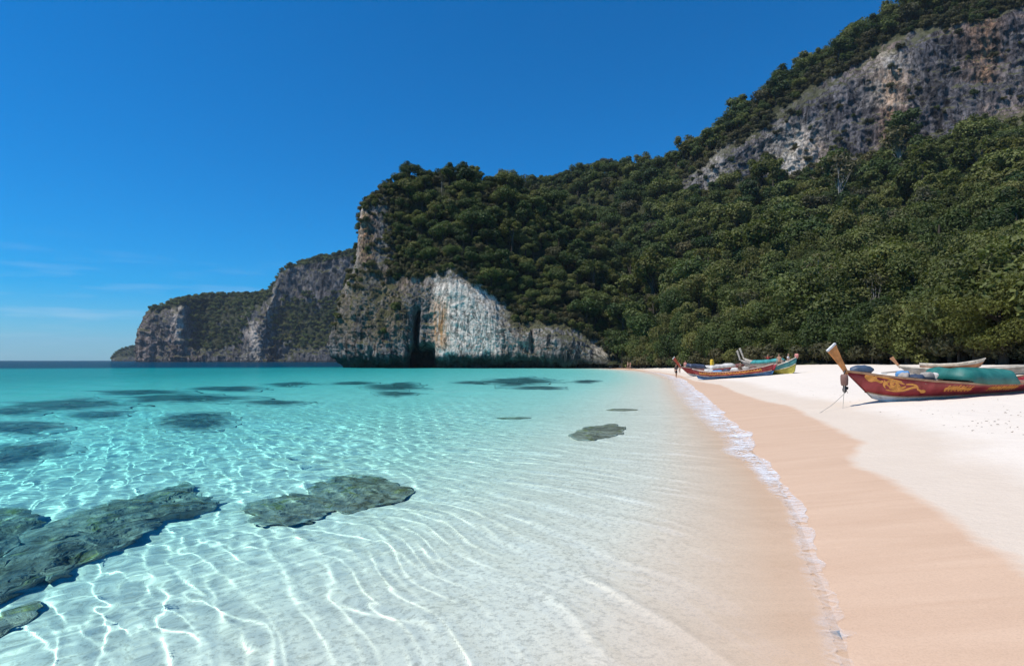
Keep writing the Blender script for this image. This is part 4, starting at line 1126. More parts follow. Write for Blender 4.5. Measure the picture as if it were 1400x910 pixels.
class Boat:
    """a longtail boat: local x runs from stern (0) to bow (L), y to port, z up from the keel"""
    def __init__(s, name, label, bow, stern, zb, zs, L, beam, sheer, split, colors, group, rake=1.25, stern_up=0.0, keel_up=0.22):
        s.L, s.beam, s.sheer, s.split, s.rake, s.keel_up = L, beam, sheer, split, rake, keel_up
        d = Vector((bow[0] - stern[0], bow[1] - stern[1], zb - zs))
        e = link(name, None, loc=(stern[0], stern[1], zs), label=label, category="boat", group=group)
        e.rotation_euler = (0, -math.asin(max(-1, min(1, d.z / d.length))), math.atan2(d.y, d.x))
        s.e = e; s.stern_up = stern_up
        low, side, rail, deck = colors
        U = 44; hull_lo, side_p, side_s, dk = [], [], [], []
        us = [i / U for i in range(U + 1)]
        rows = [(0.0, 0.0), (.12, .25), (.5, .6), (1.0, 1.0)]
        V = []
        for u in us:
            for sg in (1, -1):
                for q in (0, .35, .7, 1.0):
                    V.append(s.pt(u, q * s.split, sg))
        F = []
        for i in range(U):
            for sg in range(2):
                for j in range(3):
                    a = i * 8 + sg * 4 + j; f = (a, a + 8, a + 9, a + 1)
                    F.append(f if sg else f[::-1])
            F.append((i * 8, i * 8 + 4, i * 8 + 12, i * 8 + 8))
        mesh_part("hull", V, F, low, e, True)
        for sg, nm in ((1, "side_plank"), (-1, "side_plank")):
            V = []; m = 4
            for u in us:
                for k in range(m): V.append(s.pt(u, s.split + (1 - s.split) * k / (m - 1), sg, 0.012))
                for k in range(m): V.append(s.pt(u, s.split + (1 - s.split) * (m - 1 - k) / (m - 1), sg, -0.035))
            Fq = strip_faces(U + 1, 2 * m, True)
            mesh_part(nm, V, Fq, side, e, True)
            V = []
            for u in us:
                p = s.pt(u, 1.0, sg); c = s.pt(u, 1.0, sg, 0.045); c2 = s.pt(u, 1.0, sg, -0.05)
                for w, dz in ((c, -.05), (c, .03), (c2, .03), (c2, -.05)): V.append((w[0], w[1], p[2] + dz))
            mesh_part("gunwale", V, strip_faces(U + 1, 4, True), rail, e)
            V = []
            for u in us:
                p = s.pt(u, s.split, sg); c = s.pt(u, s.split, sg, 0.03)
                for w, dz in ((p, -.02), (c, -.02), (c, .02), (p, .02)): V.append((w[0], w[1], p[2] + dz))
            mesh_part("rubbing_strake", V, strip_faces(U + 1, 4, True), rail, e)
        V = []; ud = [u for u in us if 0.03 < u < 0.97]
        for u in ud:
            for q in (-.96, 0, .96):
                p = s.pt(u, 0.55 if u < .8 else 0.55 + (u - .8) / .17 * .38, 1)
                V.append((p[0], p[1] * q, p[2]))
        mesh_part("deck", V, strip_faces(len(ud), 3), deck, e)
        for u in (.15, .3, .45, .6, .72, .84):
            p = s.pt(u, .86, 1)
            b = [(p[0] + dx, sg * p[1], p[2] + dz) for sg in (-1, 1) for dx in (-.09, .09) for dz in (-.02, .02)]
            mesh_part("thwart", b, [(0, 1, 3, 2), (4, 6, 7, 5), (0, 4, 5, 1), (2, 3, 7, 6), (0, 2, 6, 4), (1, 5, 7, 3)], deck, e)
    def pt(s, u, h, side, off=0.0):
        """point on the hull: u along, h 0 (keel) .. 1 (gunwale)"""
        zk = s.keel_up * max(0, (u - .78) / .22) ** 2 + 0.10 * max(0, (.18 - u) / .18) ** 2
        zg = float(np.interp(u, *zip(*s.sheer)))
        k = max(0.0, (u - .45) / .55); kb = max(0.0, (.4 - u) / .4)
        full = (1 - k ** 2.3) * (1 - .62 * kb ** 2)
        b = s.beam / 2 * full * (0.10 + .90 * h ** .55) * (1 - .12 * (1 - h)) + 0.03
        x = u * s.L - s.rake * (1 - h) * max(0, (u - .6) / .4) ** 1.6 + s.stern_up * (1 - h) * max(0, (.25 - u) / .25) * 1.0
        return (x, side * (b + off), zk + (zg - zk) * h)
    def prow(s, mat, length=1.4, w0=.10, w1=.44, up=0.97, fwd=0.65, tip=True, bend=0.0):
        p = Vector(s.pt(1.0, 1.0, 1)); p.y = 0; p.x -= .12; p.z -= .12
        d = Vector((fwd, 0, up)).normalized(); nrm = Vector((-d.z, 0, d.x))
        V = []; n = 9
        for i in range(n):
            f = i / (n - 1); w = (w0 + (w1 - w0) * f ** 1.35) / 2; th = .045 * (1 - .35 * f)
            c = p + d * (length * f) + Vector((-bend * f * f, 0, 0))
            for a, b in ((-w, -th), (w, -th), (w, th), (-w, th)): V.append(c + nrm * a + Vector((0, b, 0)))
        F = strip_faces(n, 4, True) + [(3, 2, 1, 0), tuple(range(4 * n - 4, 4 * n))]
        o = mesh_part("prow", V, F, mat, s.e)
        if tip:
            c = p + d * length + Vector((-bend, 0, 0)); w = w1 / 2 + .006
            V = [c + d * t_ + nrm * a + Vector((0, b, 0)) for t_ in (-.045, .02) for a, b in ((-w, -.04), (w, -.04), (w, .04), (-w, .04))]
            mesh_part("prow_tip", V, [(0, 1, 5, 4), (1, 2, 6, 5), (2, 3, 7, 6), (3, 0, 4, 7), (4, 5, 6, 7), (3, 2, 1, 0)], WHITE, o)
        return o
    def decal(s, name, strokes, side, mat):
        """painted ornament: tapered strokes given in (metres aft of bow, height 0..1) laid 4 mm proud of the side"""
        V, F = [], []
        for pts, w in strokes:
            w = w * 1.3
            n = max(8, 5 * len(pts))
            q = crom(np.array(pts, float), np.linspace(0, len(pts) - 1, n))
            o = len(V)
            for i in range(n):
                a, b = q[max(i - 1, 0)], q[min(i + 1, n - 1)]
                tx, ty = b[0] - a[0], (b[1] - a[1]) * .9
                ln = math.hypot(tx, ty) + 1e-6
                ww = w * (0.25 + 0.75 * math.sin(math.pi * min(1, (i + .6) / n)) ** .7)
                for sg in (-1, 1):
                    x, h = q[i][0] + sg * -ty / ln * ww, q[i][1] + sg * tx / ln * ww / .9
                    V.append(s.pt(1 - x / s.L, min(max(h, s.split + .02), .97), side, 0.012 + .005 + .0006 * len(F) ** .2))
            F += [(o + 2 * i, o + 2 * i + 1, o + 2 * i + 3, o + 2 * i + 2) for i in range(n - 1)]
        return mesh_part(name, V, F, mat, s.e)
    def at(s, u, h=0.9, y=0.0):
        p = s.pt(u, h, 1); return (p[0], y, p[2])

def spiral(cx_, cy2, r0, r1, a0, turns, n=12, asp=1.0):
    return [(cx_ + (r0 + (r1 - r0) * i / n) * math.cos(a0 + turns * 6.283 * i / n), cy2 + asp * (r0 + (r1 - r0) * i / n) * math.sin(a0 + turns * 6.283 * i / n)) for i in range(n + 1)]

# --- the red boat in front
bx = G(1186, 550, 0.53)
MB_BOW = (bx.x - 1.0, bx.y - 0.35); MB_STERN = (bx.x + 9.7, bx.y + 2.95)
L_main = math.hypot(MB_BOW[0] - MB_STERN[0], MB_BOW[1] - MB_STERN[1])
main = Boat("longtail_boat", "large red longtail boat with gold painted scrollwork, orange prow and teal tarpaulin", MB_BOW, MB_STERN,
            gz(bx.x, bx.y) - .05, gz(*MB_STERN) - .08, L_main, 1.75,
            [(0, .74), (.12, .58), (.3, .50), (.5, .58), (.7, .80), (.85, 1.02), (1.0, 1.30)], 0.23, (WHITE, RED, TAN, WOODC), "longtail boats drawn up on the beach", rake=1.25)
main.prow(ORANGE, 1.22, .11, .46, 0.97, 0.66)
for side in (1, -1):
    dragon = [(spiral(1.65, .70, .04, .30, 0.4, 1.6, 16, .55), .040), (spiral(1.55, .72, .20, .36, 2.5, .9, 10, .5), .030), (spiral(1.85, .62, .16, .05, 1.0, 1.2, 10, .6), .035)]
    dragon += [([(1.05, .86), (0.80, .92), (0.66, .86), (0.74, .78), (.92, .80), (1.1, .74), (1.25, .78)], .050),
               ([(.72, .9), (.60, .84), (.62, .74), (.78, .72)], .035), ([(1.0, .93), (1.4, .92), (1.8, .86), (2.05, .84)], .028),
               ([(1.20, .46), (1.6, .44), (2.1, .50), (2.5, .62), (2.72, .66), (2.78, .56), (2.95, .50), (3.10, .47)], .034),
               ([(2.2, .74), (2.45, .76), (2.65, .72), (2.78, .64)], .028), ([(1.22, .52), (1.2, .62), (1.32, .74), (1.3, .82)], .036),
               ([(1.4, .55), (1.7, .52), (2.0, .58), (2.2, .66)], .034), ([(1.45, .80), (1.7, .86), (1.95, .80), (2.15, .74)], .03), ([(2.9, .50), (3.06, .52), (3.16, .46), (3.0, .43), (2.9, .47)], .03)]
    main.decal("bow_ornament", dragon, side, GOLD)
    def scroll(x0, n, step, amp, seed):
        r = random.Random(seed); st = [([(x0 + step * i, .66 + (amp * (.7 if i % 2 else -.7))) for i in range(n)], .055)]
        for i in range(n):
            x = x0 + step * i
            st.append((spiral(x, .66 + r.uniform(-.05, .05), .015, .07 + r.uniform(0, .03), r.uniform(0, 6), 1.1, 9, .8), .030))
            st.append(([(x, .68), (x + .05, .78 + r.uniform(-.02, .06)), (x + .10, .82)], .024)); st.append(([(x, .64), (x - .04, .54 - r.uniform(-.02, .04)), (x + .03, .49)], .024))
        return st
    main.decal("side_ornament", scroll(4.15, 8, .165, .06, 1), side, GOLD)
    main.decal("side_ornament", scroll(6.35, 11, .155, .07, 2), side, GOLD)

def on_boat(b, u, h, y=0.0):
    bpy.context.view_layer.update()
    return b.e.matrix_world @ Vector(b.at(u, h, y))
def tarp_on(name, label, boat, u0, u1, rise, mat, flap=True, group=None, seed=0, over=.06, mid=1.0):
    """a tarpaulin pulled over hoops and down to both gunwales, a flap folded back at its forward end"""
    bpy.context.view_layer.update(); M = boat.e.matrix_world
    V = []; n, m = 26, 19
    for i in range(n):
        f = i / (n - 1); u = u0 + (u1 - u0) * f
        p = boat.pt(u, 1.0, 1)
        end = min(1, min(f / .12 + .25, (1 - f) / .10 + .30)) * (1 + (mid - 1) * f)
        for j in range(m):
            a = math.pi * j / (m - 1)
            w = 0.07 * float(vnoise(np.array(f * 7.0 + seed), np.array(j * .6), np.array(1.0 * seed))) + 0.03 * math.sin(f * 40 + j * .7)
            yy = math.copysign(abs(math.cos(a)) ** .55, math.cos(a)) * (p[1] + over)
            zz = p[2] - .03 + rise * end * (math.sin(a) ** .48) * (1 + w * .9)
            sk = (-.5 if flap else -.12) * (1 - math.sin(a)) * (1 - f)
            V.append(M @ Vector((p[0] + sk, yy, zz + (.025 * math.sin(f * 3.14 * 5) if 2 < j < m - 3 else 0))))
    c = M @ Vector(boat.at((u0 + u1) / 2, 1.0)); V = [v - c for v in V]
    o = mesh_part(name, V, strip_faces(n, m), mat, None, True, label=label, category="tarpaulin")
    o.location = c
    sd = o.modifiers.new("thickness", 'SOLIDIFY'); sd.thickness = 0.012
    return o
umap = lambda metres: 1 - metres / L_main
tarp_on("tarpaulin", "teal tarpaulin stretched over hoops amidships on the red longtail boat", main, umap(4.75), umap(7.75), .58, TARP, True, seed=3)
def cargo(name, label, cat, size, aft, y, mat, boat=None, h=.86, power=4.0, lump=.08, rot=0.0, **kw):
    b = boat or main
    p = on_boat(b, 1 - aft / b.L, h, y)
    return soft_box(name, mat, None, size, p, b.e.rotation_euler.z + rot, seed=aft, lump=lump, power=power, label=label, category=cat, **kw)
cargo("sack", "grey sack standing ahead of the teal tarpaulin on the red longtail boat", "sack", (.42, .40, .46), 4.45, -.28, SACK)
cargo("sack", "pale whitish sack tucked under the edge of the teal tarpaulin", "sack", (.46, .40, .46), 4.92, -.30, PALESACK, rot=.2)
cargo("bag", "blue and white plastic bag in the waist of the red longtail boat", "bag", (.50, .42, .44), 3.05, -.2, BAG, power=2.6, lump=.25)
cargo("bag", "dark bundle of gear between the blue bag and white bucket", "bag", (.42, .5, .34), 3.3, .15, NAVY, power=2.4, lump=.3)
cargo("bag", "pale rope bundle beside the blue bag on the red longtail boat", "bag", (.34, .4, .36), 2.72, .1, SACK, power=2.2, lump=.35)
cargo("box", "low dark crate between the white bucket and the grey sack", "crate", (.6, .5, .26), 3.95, -.05, DARK, power=8, lump=.02)
cargo("bag", "slate blue tarpaulin bundle lashed on the bow of the red longtail boat", "bundle", (.92, .46, .36), .72, 0, SLATE, h=.93, power=2.5, lump=.22)
# white bucket: open tapered shell with rim
def bucket(name, label, loc, r, hgt, mat):
    e = link(name, None, loc=loc, label=label, category="bucket")
    prof = [(r * .82, 0), (r, hgt), (r * .94, hgt), (r * .77, .02), (0.001, .02)]
    V = [(q * math.cos(a), q * math.sin(a), z) for q, z in prof for a in np.linspace(0, 6.283, 17)[:-1]]
    mesh_part("shell", V, strip_faces(len(prof), 16, True), mat, e, True)
    V = [((r * 1.0 + .012 * math.cos(b)) * math.cos(a), (r + .012 * math.cos(b)) * math.sin(a), hgt + .012 * math.sin(b)) for a in np.linspace(0, 6.283, 25)[:-1] for b in np.linspace(0, 6.283, 7)[:-1]]
    F = [(i * 6 + j, ((i + 1) % 24) * 6 + j, ((i + 1) % 24) * 6 + (j + 1) % 6, i * 6 + (j + 1) % 6) for i in range(24) for j in range(6)]
    mesh_part("rim", V, F, mat, e, True)
    return e
b_ = bucket("bucket", "white plastic bucket lying among the gear on the red longtail boat", on_boat(main, umap(3.62), .80, -.35), .2, .34, WHITE)
b_.rotation_euler = (math.radians(74), 0, math.radians(15))

# the weight that hangs from the prow and the lines that hold the bow
tip = on_boat(main, 1.0, 1.0)
hp = tip + Vector((-.06, -.08, -.10))
hg = link("hanging_motor", None, loc=hp, label="rusty brown outboard motor leg hanging under the orange prow of the red boat", category="motor")
rope_line("lashing", [(0.06, .05, .12), (0, 0, 0), (0, 0, -.08)], .022, hg, DARK)
def lathe(prof, n=14): return [(q * math.cos(a), q * math.sin(a), z) for q, z in prof for a in np.linspace(0, 6.283, n + 1)[:-1]], strip_faces(len(prof), n, True)
v, f = lathe([(.001, -.02), (.09, -.03), (.125, -.08), (.13, -.22), (.12, -.38), (.10, -.44), (.001, -.46)]); mesh_part("tank", v, f, RUST, hg, True)
v, f = lathe([(.001, -.40), (.05, -.42), (.055, -.52), (.075, -.56), (.07, -.64), (.03, -.70), (.001, -.71)]); mesh_part("gear_case", v, f, DARK, hg, True)
V = []; 
for k in range(3):
    a = k * 2.094
    for r_, w in ((.02, .02), (.09, .05), (.14, .03)):
        for s_ in (-1, 1): V.append((.07 + .02 * s_, r_ * math.cos(a) - s_ * w * math.sin(a), -.60 + r_ * math.sin(a) + s_ * w * math.cos(a)))
mesh_part("propeller", V, [(k * 6 + i, k * 6 + i + 1, k * 6 + i + 3, k * 6 + i + 2) for k in range(3) for i in (0, 2)], DARK, hg)
for (a, b), lab, off in (((1120, 553), "thin mooring line running seaward from the hanging motor to the sand", -.70), ((1152, 551.5), "thin mooring line dropping steeply from the orange prow to the sand", -.1)):
    q = G(a, b, .55); q.z = gz(q.x, q.y) - .02
    s0 = hp + Vector((0.02, 0, off))
    rope_line("mooring_line", [s0, s0.lerp(q, .5) + Vector((0, 0, -.06)), q], .009, label=lab, category="rope")

# --- the boats drawn up further along the beach
grp = "longtail boats drawn up on the beach"
def place_boat(name, label, bow_px, stern_px, colors, sheer, split=.4, beam=1.6, rake=1.0, stern_up=0.0, prow=None, name2=None):
    def gp(px, py):
        z = .6
        for _ in range(8): q = G(px, py, z); z = .5 * z + .5 * gz(q.x, q.y)
        return q, z
    (a, za), (b, zb) = gp(*bow_px), gp(*stern_px)
    bt = Boat(name, label, (a.x, a.y), (b.x, b.y), za - .05, zb - .05, (a - b).length, beam, sheer, split, colors, grp, rake, stern_up)
    if prow: bt.prow(*prow[0], **prow[1])
    return bt
boat_a = place_boat("longtail_boat", "long red and navy boat with a row of yellow markings along its side", (948, 520), (1062, 512.5), (BLUE, RED, PINKRAIL, WOODC),
                    [(0, 1.08), (.1, .88), (.3, .70), (.55, .66), (.75, .78), (.9, 1.0), (1, 1.22)], .42, 1.6, .55, .45)
for side in (1, -1):
    r = random.Random(4); st = []
    for i in range(24):
        x = .75 + i * (boat_a.L - 1.7) / 24
        st.append(([(x, .62), (x + .1, .78 + r.uniform(-.06, .06)), (x + .2, .60 + r.uniform(-.05, .1))], .05)); st.append(([(x + .1, .86), (x + .16, .72), (x + .25, .7)], .035))
    boat_a.decal("side_ornament", st, side, GOLD)
boat_b = place_boat("longtail_boat", "dark red boat with an orange red prow lying behind the navy hulled one", (931, 516), (1015, 506), (WHITE, RED, PINKRAIL, WOODC),
                    [(0, .9), (.3, .7), (.6, .75), (.85, 1.05), (1, 1.35)], .25, 1.6, 1.3, prow=((ORANGE_RED, 1.55, .16, .42), dict(up=.95, fwd=.75)))
boat_c = place_boat("longtail_boat", "weathered boat with tall grey prow and sea green cover among the beached boats", (1012, 506.5), (1075, 503), (CREAM, GREYWOOD, GREYWOOD, WOODC),
                    [(0, .95), (.3, .75), (.6, .8), (.85, 1.1), (1, 1.45)], .3, 1.6, 1.2, prow=((GREYWOOD, 1.3, .16, .26), dict(up=.95, fwd=.28, tip=False)))
boat_g = place_boat("longtail_boat", "second weathered boat with tall grey prow beside the sea green cover", (1017, 504.8), (1066, 502), (CREAM, GREYWOOD, CREAM, WOODC),
                    [(0, .9), (.3, .8), (.6, .9), (.85, 1.2), (1, 1.55)], .3, 1.6, 1.2, prow=((GREYWOOD, 1.5, .16, .28), dict(up=.95, fwd=.34, tip=False)))
boat_d = place_boat("longtail_boat", "yellow and teal boat with a pink tipped bow pointing inland", (1092, 510), (1038, 513), (YELLOW, TEALP, CREAM, WOODC),
                    [(0, .7), (.3, .72), (.6, .82), (.85, 1.15), (1, 1.5)], .55, 1.5, .35)
p = Vector(boat_d.pt(1.0, 1.0, 1)); soft_box("bow_ribbon", PINK, boat_d.e, (.32, .3, .4), (p.x - .05, 0, p.z - .12), seed=2, lump=.25, power=2.2)
boat_e = place_boat("longtail_boat", "low grey boat with a plain brown prow behind the red longtail boat", (1229, 517), (1405, 512), (CREAM, GREYWOOD, CREAM, WOODC),
                    [(0, .6), (.3, .5), (.6, .52), (.85, .68), (1, .82)], .3, 1.4, .7, prow=((OCHRE, .78, .09, .24), dict(up=.95, fwd=.62, tip=False)))
boat_f = place_boat("rowing_boat", "small cream and ochre boat drawn up at the foot of the trees", (1349, 503.5), (1258, 505.5), (OCHRE, CREAM, CREAM, WOODC),
                    [(0, .5), (.3, .42), (.6, .46), (.85, .62), (1, .78)], .62, 1.4, .3)
tarp_on("tarpaulin", "sea green tarpaulin spread over the weathered boat with the grey prow", boat_c, .06, .66, .42, TARP2, False, seed=7)
tarp_on("tarpaulin", "dark navy tarpaulin humped over the bow of the orange prowed red boat", boat_b, .66, .88, .55, NAVY, False, seed=9)
tarp_on("tarpaulin", "faded white awning sheet sagging over the dark red boat", boat_b, .18, .60, .40, PALESACK, False, seed=12)
cargo("bundle", "yellow upright bundle standing on the dark red boat", "bundle", (.36, .34, .95), boat_b.L * .50, 0.0, YELLOWP, boat_b, h=1.15, power=5, lump=.06)
for i, (aft, y, sz, m, lab) in enumerate([(2.0, -.2, (.9, .6, .42), PALESACK, "pale canvas bundle near the bow of the navy hulled boat"), (3.4, 0, (1.0, .7, .34), BAG, "blue sheet over gear amidships on the navy hulled boat"),
                                           (4.6, .1, (.8, .6, .44), NAVY, "dark gear bag on the navy hulled boat"), (5.6, 0, (.9, .6, .5), PALESACK, "crumpled white sheet amidships on the navy hulled boat"),
                                           (6.9, -.1, (.7, .5, .46), SACK, "grey sack aft on the navy hulled boat"), (7.9, .1, (.5, .5, .5), RUST, "rusty engine block at the stern of the navy hulled boat")]):
    cargo("bundle", lab, "bundle", sz, aft * boat_a.L / 10.5, y, m, boat_a, h=.75, power=2.6, lump=.28)
# poles leaning on the clutter and lying on the sand
for a, b, r_, m, lab in (((1165, 497.5, 40), (1212, 499.5, 39), .05, WHITE, "long white pole lying on the sand beyond the red bow"), ((1168, 499, 36), (1196, 503, 34), .035, GREYWOOD, "grey driftwood pole lying askew beyond the red bow"),
                          ((1205, 497, 40), (1290, 496, 42), .05, GREYWOOD, "long grey log at the edge of the trees behind the boats")):
    A, B = P(*a), P(*b)
    for q in (A, B): q.z = max(gz(q.x, q.y) + r_, q.z - .3 if q.z < gz(q.x, q.y) + .6 else gz(q.x, q.y) + r_)
    bar("pole", A, B, r_, m, r2=r_ * .8, label=lab, category="pole")

# boulders in the shade at the far end of the beach
t = NT("beach_boulder"); v = t.coord("Object")
t.principled(t.mix(t.noise(v, 1.4, 6, .7), (0.05, 0.05, 0.05), (0.24, 0.23, 0.22)), .95, t.bump(t.noise(v, 3, 5), .8, .2), .1)
BOULDER = t.m
for i, (a, b, sz) in enumerate([(868, 499.5, 1.6), (880, 499, 2.2), (893, 498.8, 1.5), (904, 498.6, 1.9), (915, 498.4, 1.4), (852, 500, 1.7), (838, 501, 1.6)]):
    q = P(a, b, 141 - (a - 860) * .32); q.z = gz(q.x, q.y) - .25
    soft_box("boulder", BOULDER, None, (sz * 1.3, sz, sz * .7), q, i * 1.1, seed=i * 3.1, lump=.35, power=2.6, segs=(14, 20), label="dark grey boulder in the shade where the sand ends under the headland", category="boulder", group="boulders at the end of the beach")
# ------------------------------------------------------------------ people
def cloth(name, col):
    t = NT(name); v = t.coord("Object"); n = t.noise(v, 9, 4)
    t.principled(t.mix(n, tuple(c * .7 for c in col), col), .85, t.bump(n, .3, .02), .1); return t.m
SKIN = cloth("skin", (0.42, 0.24, 0.16)); SKIN_PALE = cloth("skin_pale", (0.55, 0.34, 0.25)); HAIR = cloth("dark_hair", (0.02, 0.016, 0.012))
def skinned(name, joints, bones, mat, parent, root=0, sub=1):
    """joints: name -> (pos, radius); one continuous surface grown over connected edges"""
    keys = list(joints); me = bpy.data.meshes.new(name)
    me.from_pydata([joints[k][0] for k in keys], [(keys.index(a), keys.index(b)) for a, b in bones], [])
    o = bpy.data.objects.new(name, me); C.objects.link(o)
    sk = o.modifiers.new("skin", 'SKIN'); sk.use_smooth_shade = True
    for i, k in enumerate(keys):
        r = joints[k][1]; r = r if isinstance(r, tuple) else (r, r)
        me.skin_vertices[0].data[i].radius = r; me.skin_vertices[0].data[i].use_root = (i == root)
    sb = o.modifiers.new("smooth", 'SUBSURF'); sb.levels = sub; sb.render_levels = sub
    dg = bpy.context.evaluated_depsgraph_get()
    nm = bpy.data.meshes.new_from_object(o.evaluated_get(dg))
    bpy.data.objects.remove(o); nm.name = name; nm.materials.clear(); nm.materials.append(mat)
    nm.polygons.foreach_set("use_smooth", [True] * len(nm.polygons))
    return link(name, nm, parent)

def person(label, loc, facing, height, top, bottom, skin=None, stride=.16, seated=False, arms="down", long_hair=False, group=None, short=True, topless=False):
    skin = skin or SKIN
    k = height / 1.72
    e = link("person", None, loc=loc, label=label, category="person")
    if group: e["group"] = group
    e.rotation_euler = (0, 0, facing); e.scale = (k, k, k)
    hipz = .46 if seated else .90
    j = {"pelvis": ((0, 0, hipz), (.15, .11)), "waist": ((0, 0, hipz + .16), (.13, .10)), "chest": ((0, .0, hipz + .38), (.165, .115)), "neck0": ((0, .01, hipz + .52), (.075, .07)), "neck": ((0, .015, hipz + .60), .055),
         "jaw": ((0, .03, hipz + .655), (.062, .075)), "head": ((0, .015, hipz + .735), (.078, .092)), "crown": ((0, .0, hipz + .80), (.055, .065))}
    b = [("pelvis", "waist"), ("waist", "chest"), ("chest", "neck0"), ("neck0", "neck"), ("neck", "jaw"), ("jaw", "head"), ("head", "crown")]
    for sg, s in ((-1, "l"), (1, "r")):
        st = stride * sg
        if seated: kn, an, to = (sg * .12, .42, hipz + .02), (sg * .12, .44, .08), (sg * .13, .60, .04)
        else: kn, an, to = (sg * .10, st * .55 + .03, .48), (sg * .10, st - .03, .08), (sg * .115, st + .13, .03)
        j |= {"hip" + s: ((sg * .09, 0, hipz - .03), .095), "knee" + s: (kn, .06), "calf" + s: (tuple(.65 * a + .35 * c for a, c in zip(kn, an)), .055), "ankle" + s: (an, .036), "toe" + s: (to, (.038, .025))}
        b += [("pelvis", "hip" + s), ("hip" + s, "knee" + s), ("knee" + s, "calf" + s), ("calf" + s, "ankle" + s), ("ankle" + s, "toe" + s)]
        sh = (sg * .175, 0, hipz + .46)
        if arms == "down": el, wr = (sg * .235, -st * .5, hipz + .20), (sg * .235, -st * .9 + .07, hipz - .03)
        elif arms == "bent": el, wr = (sg * .24, -.05, hipz + .20), (sg * .12, .22, hipz + .22)
        else: el, wr = (sg * .40, .05, hipz + .50), (sg * .60, .10, hipz + .60)
        hd = tuple(w + (w - q) * .30 for w, q in zip(wr, el))
        j |= {"sh" + s: (sh, .058), "el" + s: (el, .042), "wr" + s: (wr, .028), "hand" + s: (hd, (.036, .018))}
        b += [("chest", "sh" + s), ("sh" + s, "el" + s), ("el" + s, "wr" + s), ("wr" + s, "hand" + s)]
        base = Vector(hd); d = (Vector(hd) - Vector(wr)).normalized()
        for f, (o_, ln) in enumerate(((-.024, .075), (-.008, .085), (.008, .08), (.024, .065))):
            side_ = Vector((0, 1, 0)) if abs(d.y) < .8 else Vector((0, 0, 1))
            p1 = base + side_ * o_ + d * ln * .5; p2 = base + side_ * o_ * 1.1 + d * ln + Vector((-sg * .012, 0, 0))
            j |= {"f%d%s" % (f, s): (tuple(p1), .009), "t%d%s" % (f, s): (tuple(p2), .007)}
            b += [("hand" + s, "f%d%s" % (f, s)), ("f%d%s" % (f, s), "t%d%s" % (f, s))]
        p1 = Vector(wr).lerp(base, .5) + Vector((0, .035, 0)) + d * .02
        j["th" + s] = (tuple(p1), .010); b.append(("wr" + s, "th" + s))
    body = skinned("body", j, b, skin, e)
    # clothes: shells a little outside the body
    def shell(name, names, grow, mat, bones):
        jj = {n: (j[n][0], tuple(r + grow for r in (j[n][1] if isinstance(j[n][1], tuple) else (j[n][1],) * 2))) for n in names}
        return skinned(name, jj, bones, mat, e)
    if bottom:
        jj = {"pelvis": (j["pelvis"][0], (.165, .125)), "waist": ((0, 0, hipz + .10), (.14, .11))}; bb = [("pelvis", "waist")]
        for s in "lr":
            kn = Vector(j["knee" + s][0]); hp_ = Vector(j["hip" + s][0])
            jj["hip" + s] = (tuple(hp_), .11); jj["hem" + s] = (tuple(hp_.lerp(kn, .75 if short else 1.0)), .092 if short else .08); bb += [("pelvis", "hip" + s), ("hip" + s, "hem" + s)]
            if not short: jj["hem2" + s] = (tuple(Vector(j["knee" + s][0]).lerp(Vector(j["ankle" + s][0]), .8)), .06); bb.append(("hem" + s, "hem2" + s))
        skinned("shorts" if short else "trousers", jj, bb, bottom, e)
    if top and not topless:
        jj = {"waist": ((0, 0, hipz + .06), (.155, .12)), "chest": (j["chest"][0], (.185, .135)), "neck0": ((0, .0, hipz + .49), (.10, .09))}; bb = [("waist", "chest"), ("chest", "neck0")]
        for s in "lr":
            sh, el = Vector(j["sh" + s][0]), Vector(j["el" + s][0]); jj["sh" + s] = (tuple(sh), .072); jj["sl" + s] = (tuple(sh.lerp(el, .6)), .062); bb += [("chest", "sh" + s), ("sh" + s, "sl" + s)]
        skinned("shirt", jj, bb, top, e)
    hj = {"a": ((0, -.01, hipz + .775), (.09, .10)), "b": ((0, -.045, hipz + .73), (.085, .07))}; hb = [("a", "b")]
    if long_hair: hj["c"] = ((0, -.075, hipz + .56), (.07, .04)); hb.append(("b", "c"))
    skinned("hair", hj, hb, HAIR, e)
    # face: eyes, nose and mouth as small raised features on the front of the head
    V, F = [], []
    def bump(c, rx, ry, rz):
        o_ = len(V)
        for dx, dy, dz in ((1, 0, 0), (0, 1, 0), (-1, 0, 0), (0, -1, 0), (0, 0, 1), (0, 0, -1)): V.append((c[0] + dx * rx, c[1] + dy * ry, c[2] + dz * rz))
        F.extend((o_ + a, o_ + b_, o_ + c_) for a, b_, c_ in ((0, 1, 4), (1, 2, 4), (2, 3, 4), (3, 0, 4), (1, 0, 5), (2, 1, 5), (3, 2, 5), (0, 3, 5)))
    bump((-.03, .10, hipz + .725), .013, .01, .007); bump((.03, .10, hipz + .725), .013, .01, .007); bump((0, .098, hipz + .655), .024, .01, .006)
    mesh_part("face_features", V, F, HAIR, e)
    V, F = [], []; bump((0, .11, hipz + .695), .012, .02, .022); bump((-.085, .01, hipz + .71), .01, .018, .03); bump((.085, .01, hipz + .71), .01, .018, .03)
    mesh_part("nose_and_ears", V, F, skin, e)
    return e
GREYC = cloth("grey_cloth", (0.10, 0.09, 0.09)); BLACKC = cloth("black_cloth", (0.03, 0.03, 0.032)); WHITEC = cloth("white_cloth", (0.72, 0.70, 0.68)); PINKC = cloth("pink_shirt", (0.62, 0.28, 0.24))
REDC = cloth("red_shirt", (0.42, 0.06, 0.05)); BEIGE = cloth("beige_cloth", (0.45, 0.38, 0.30)); BROWNC = cloth("brown_cloth", (0.16, 0.10, 0.07))
def stand(px, py, lift=0.0):
    z = 0.1
    for _ in range(6): q = G(px, py, z); z = .5 * z + .5 * gz(q.x, q.y)
    q.z = gz(q.x, q.y) + lift; return q
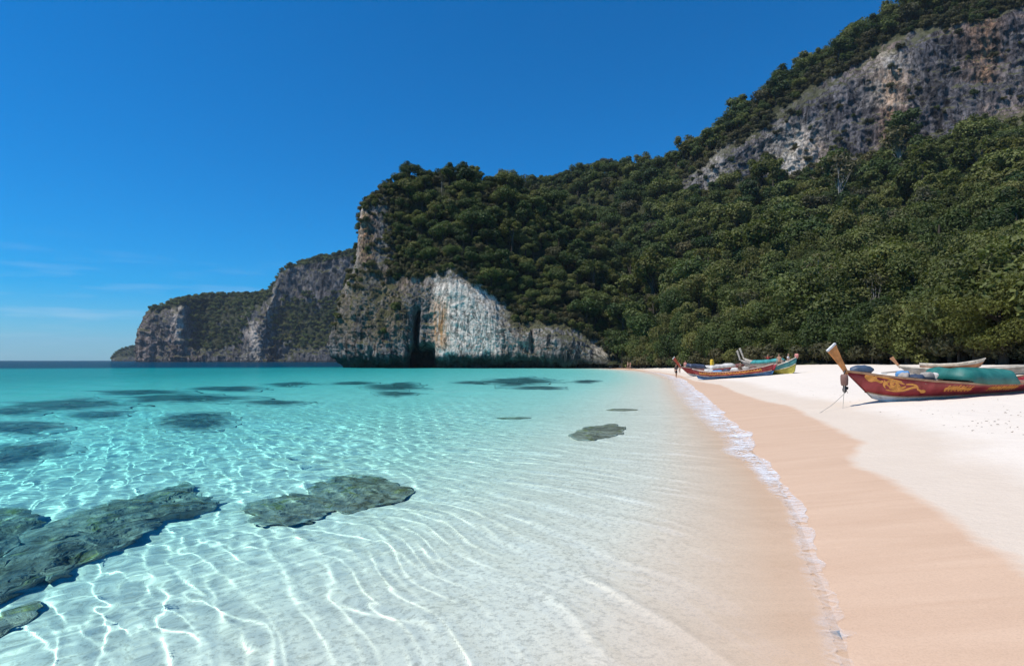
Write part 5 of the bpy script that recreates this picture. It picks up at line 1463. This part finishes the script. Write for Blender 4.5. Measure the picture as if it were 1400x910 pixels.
person("person in a grey top and dark shorts walking on the wet sand", stand(924.5, 516.2), math.radians(200), 1.62, GREYC, BLACKC, stride=.12, long_hair=True)
person("person in a white shirt standing by the orange red prow", stand(929.5, 509.5), math.radians(30), 1.55, WHITEC, BEIGE, stride=.05)
person("person in a pink shirt behind the orange red prow", stand(937, 508), math.radians(160), 1.7, PINKC, BEIGE, stride=.03)
person("bare chested walker in dark shorts at the far end of the beach", stand(858.5, 504.6), math.radians(100), 1.74, None, BROWNC, SKIN_PALE, stride=.2, topless=True)
person("walker in a pink shirt and pale shorts at the far end of the beach", stand(861.8, 504.4), math.radians(100), 1.66, PINKC, BEIGE, SKIN_PALE, stride=.18, long_hair=True)
def aboard(boat, u, h, y=0.0): return on_boat(boat, u, h, y)
person("person in a red shirt with arms out beside the sea green tarpaulin", stand(1050, 503), math.radians(190), 1.66, REDC, BLACKC, stride=.04, arms="out")
person("bare chested person standing behind the yellow and teal boat", stand(1065.5, 505), math.radians(150), 1.72, None, BROWNC, stride=.05, topless=True)
person("person in a white shirt at the bow of the yellow and teal boat", stand(1078, 505), math.radians(230), 1.70, WHITEC, BEIGE, stride=.05, arms="bent")
person("person in brown sitting on the navy hulled boat", aboard(boat_a, .40, .72) - Vector((0, 0, .30)), math.radians(170), 1.66, BROWNC, BLACKC, seated=True, arms="bent")
# ------------------------------------------------------------------ sea air
t = NT("sea_haze")
pv = t.n.new("ShaderNodeVolumePrincipled")
pv.inputs["Density"].default_value = 0.00007
pv.inputs["Color"].default_value = (0.72, 0.86, 1.0, 1)
pv.inputs["Anisotropy"].default_value = 0.0
t.l.new(pv.outputs[0], t.out.inputs["Volume"])
hx, hy0, hy1, hz0, hz1 = 9000, -3000, 9000, -45, 330
V = [(x, y, z) for x in (-hx, hx) for y in (hy0, hy1) for z in (hz0, hz1)]
o = mesh_part("haze", V, [(0, 1, 3, 2), (4, 6, 7, 5), (0, 4, 5, 1), (2, 3, 7, 6), (0, 2, 6, 4), (1, 5, 7, 3)], t.m, None, False, kind="stuff", label="thin pale sea haze over the bay")
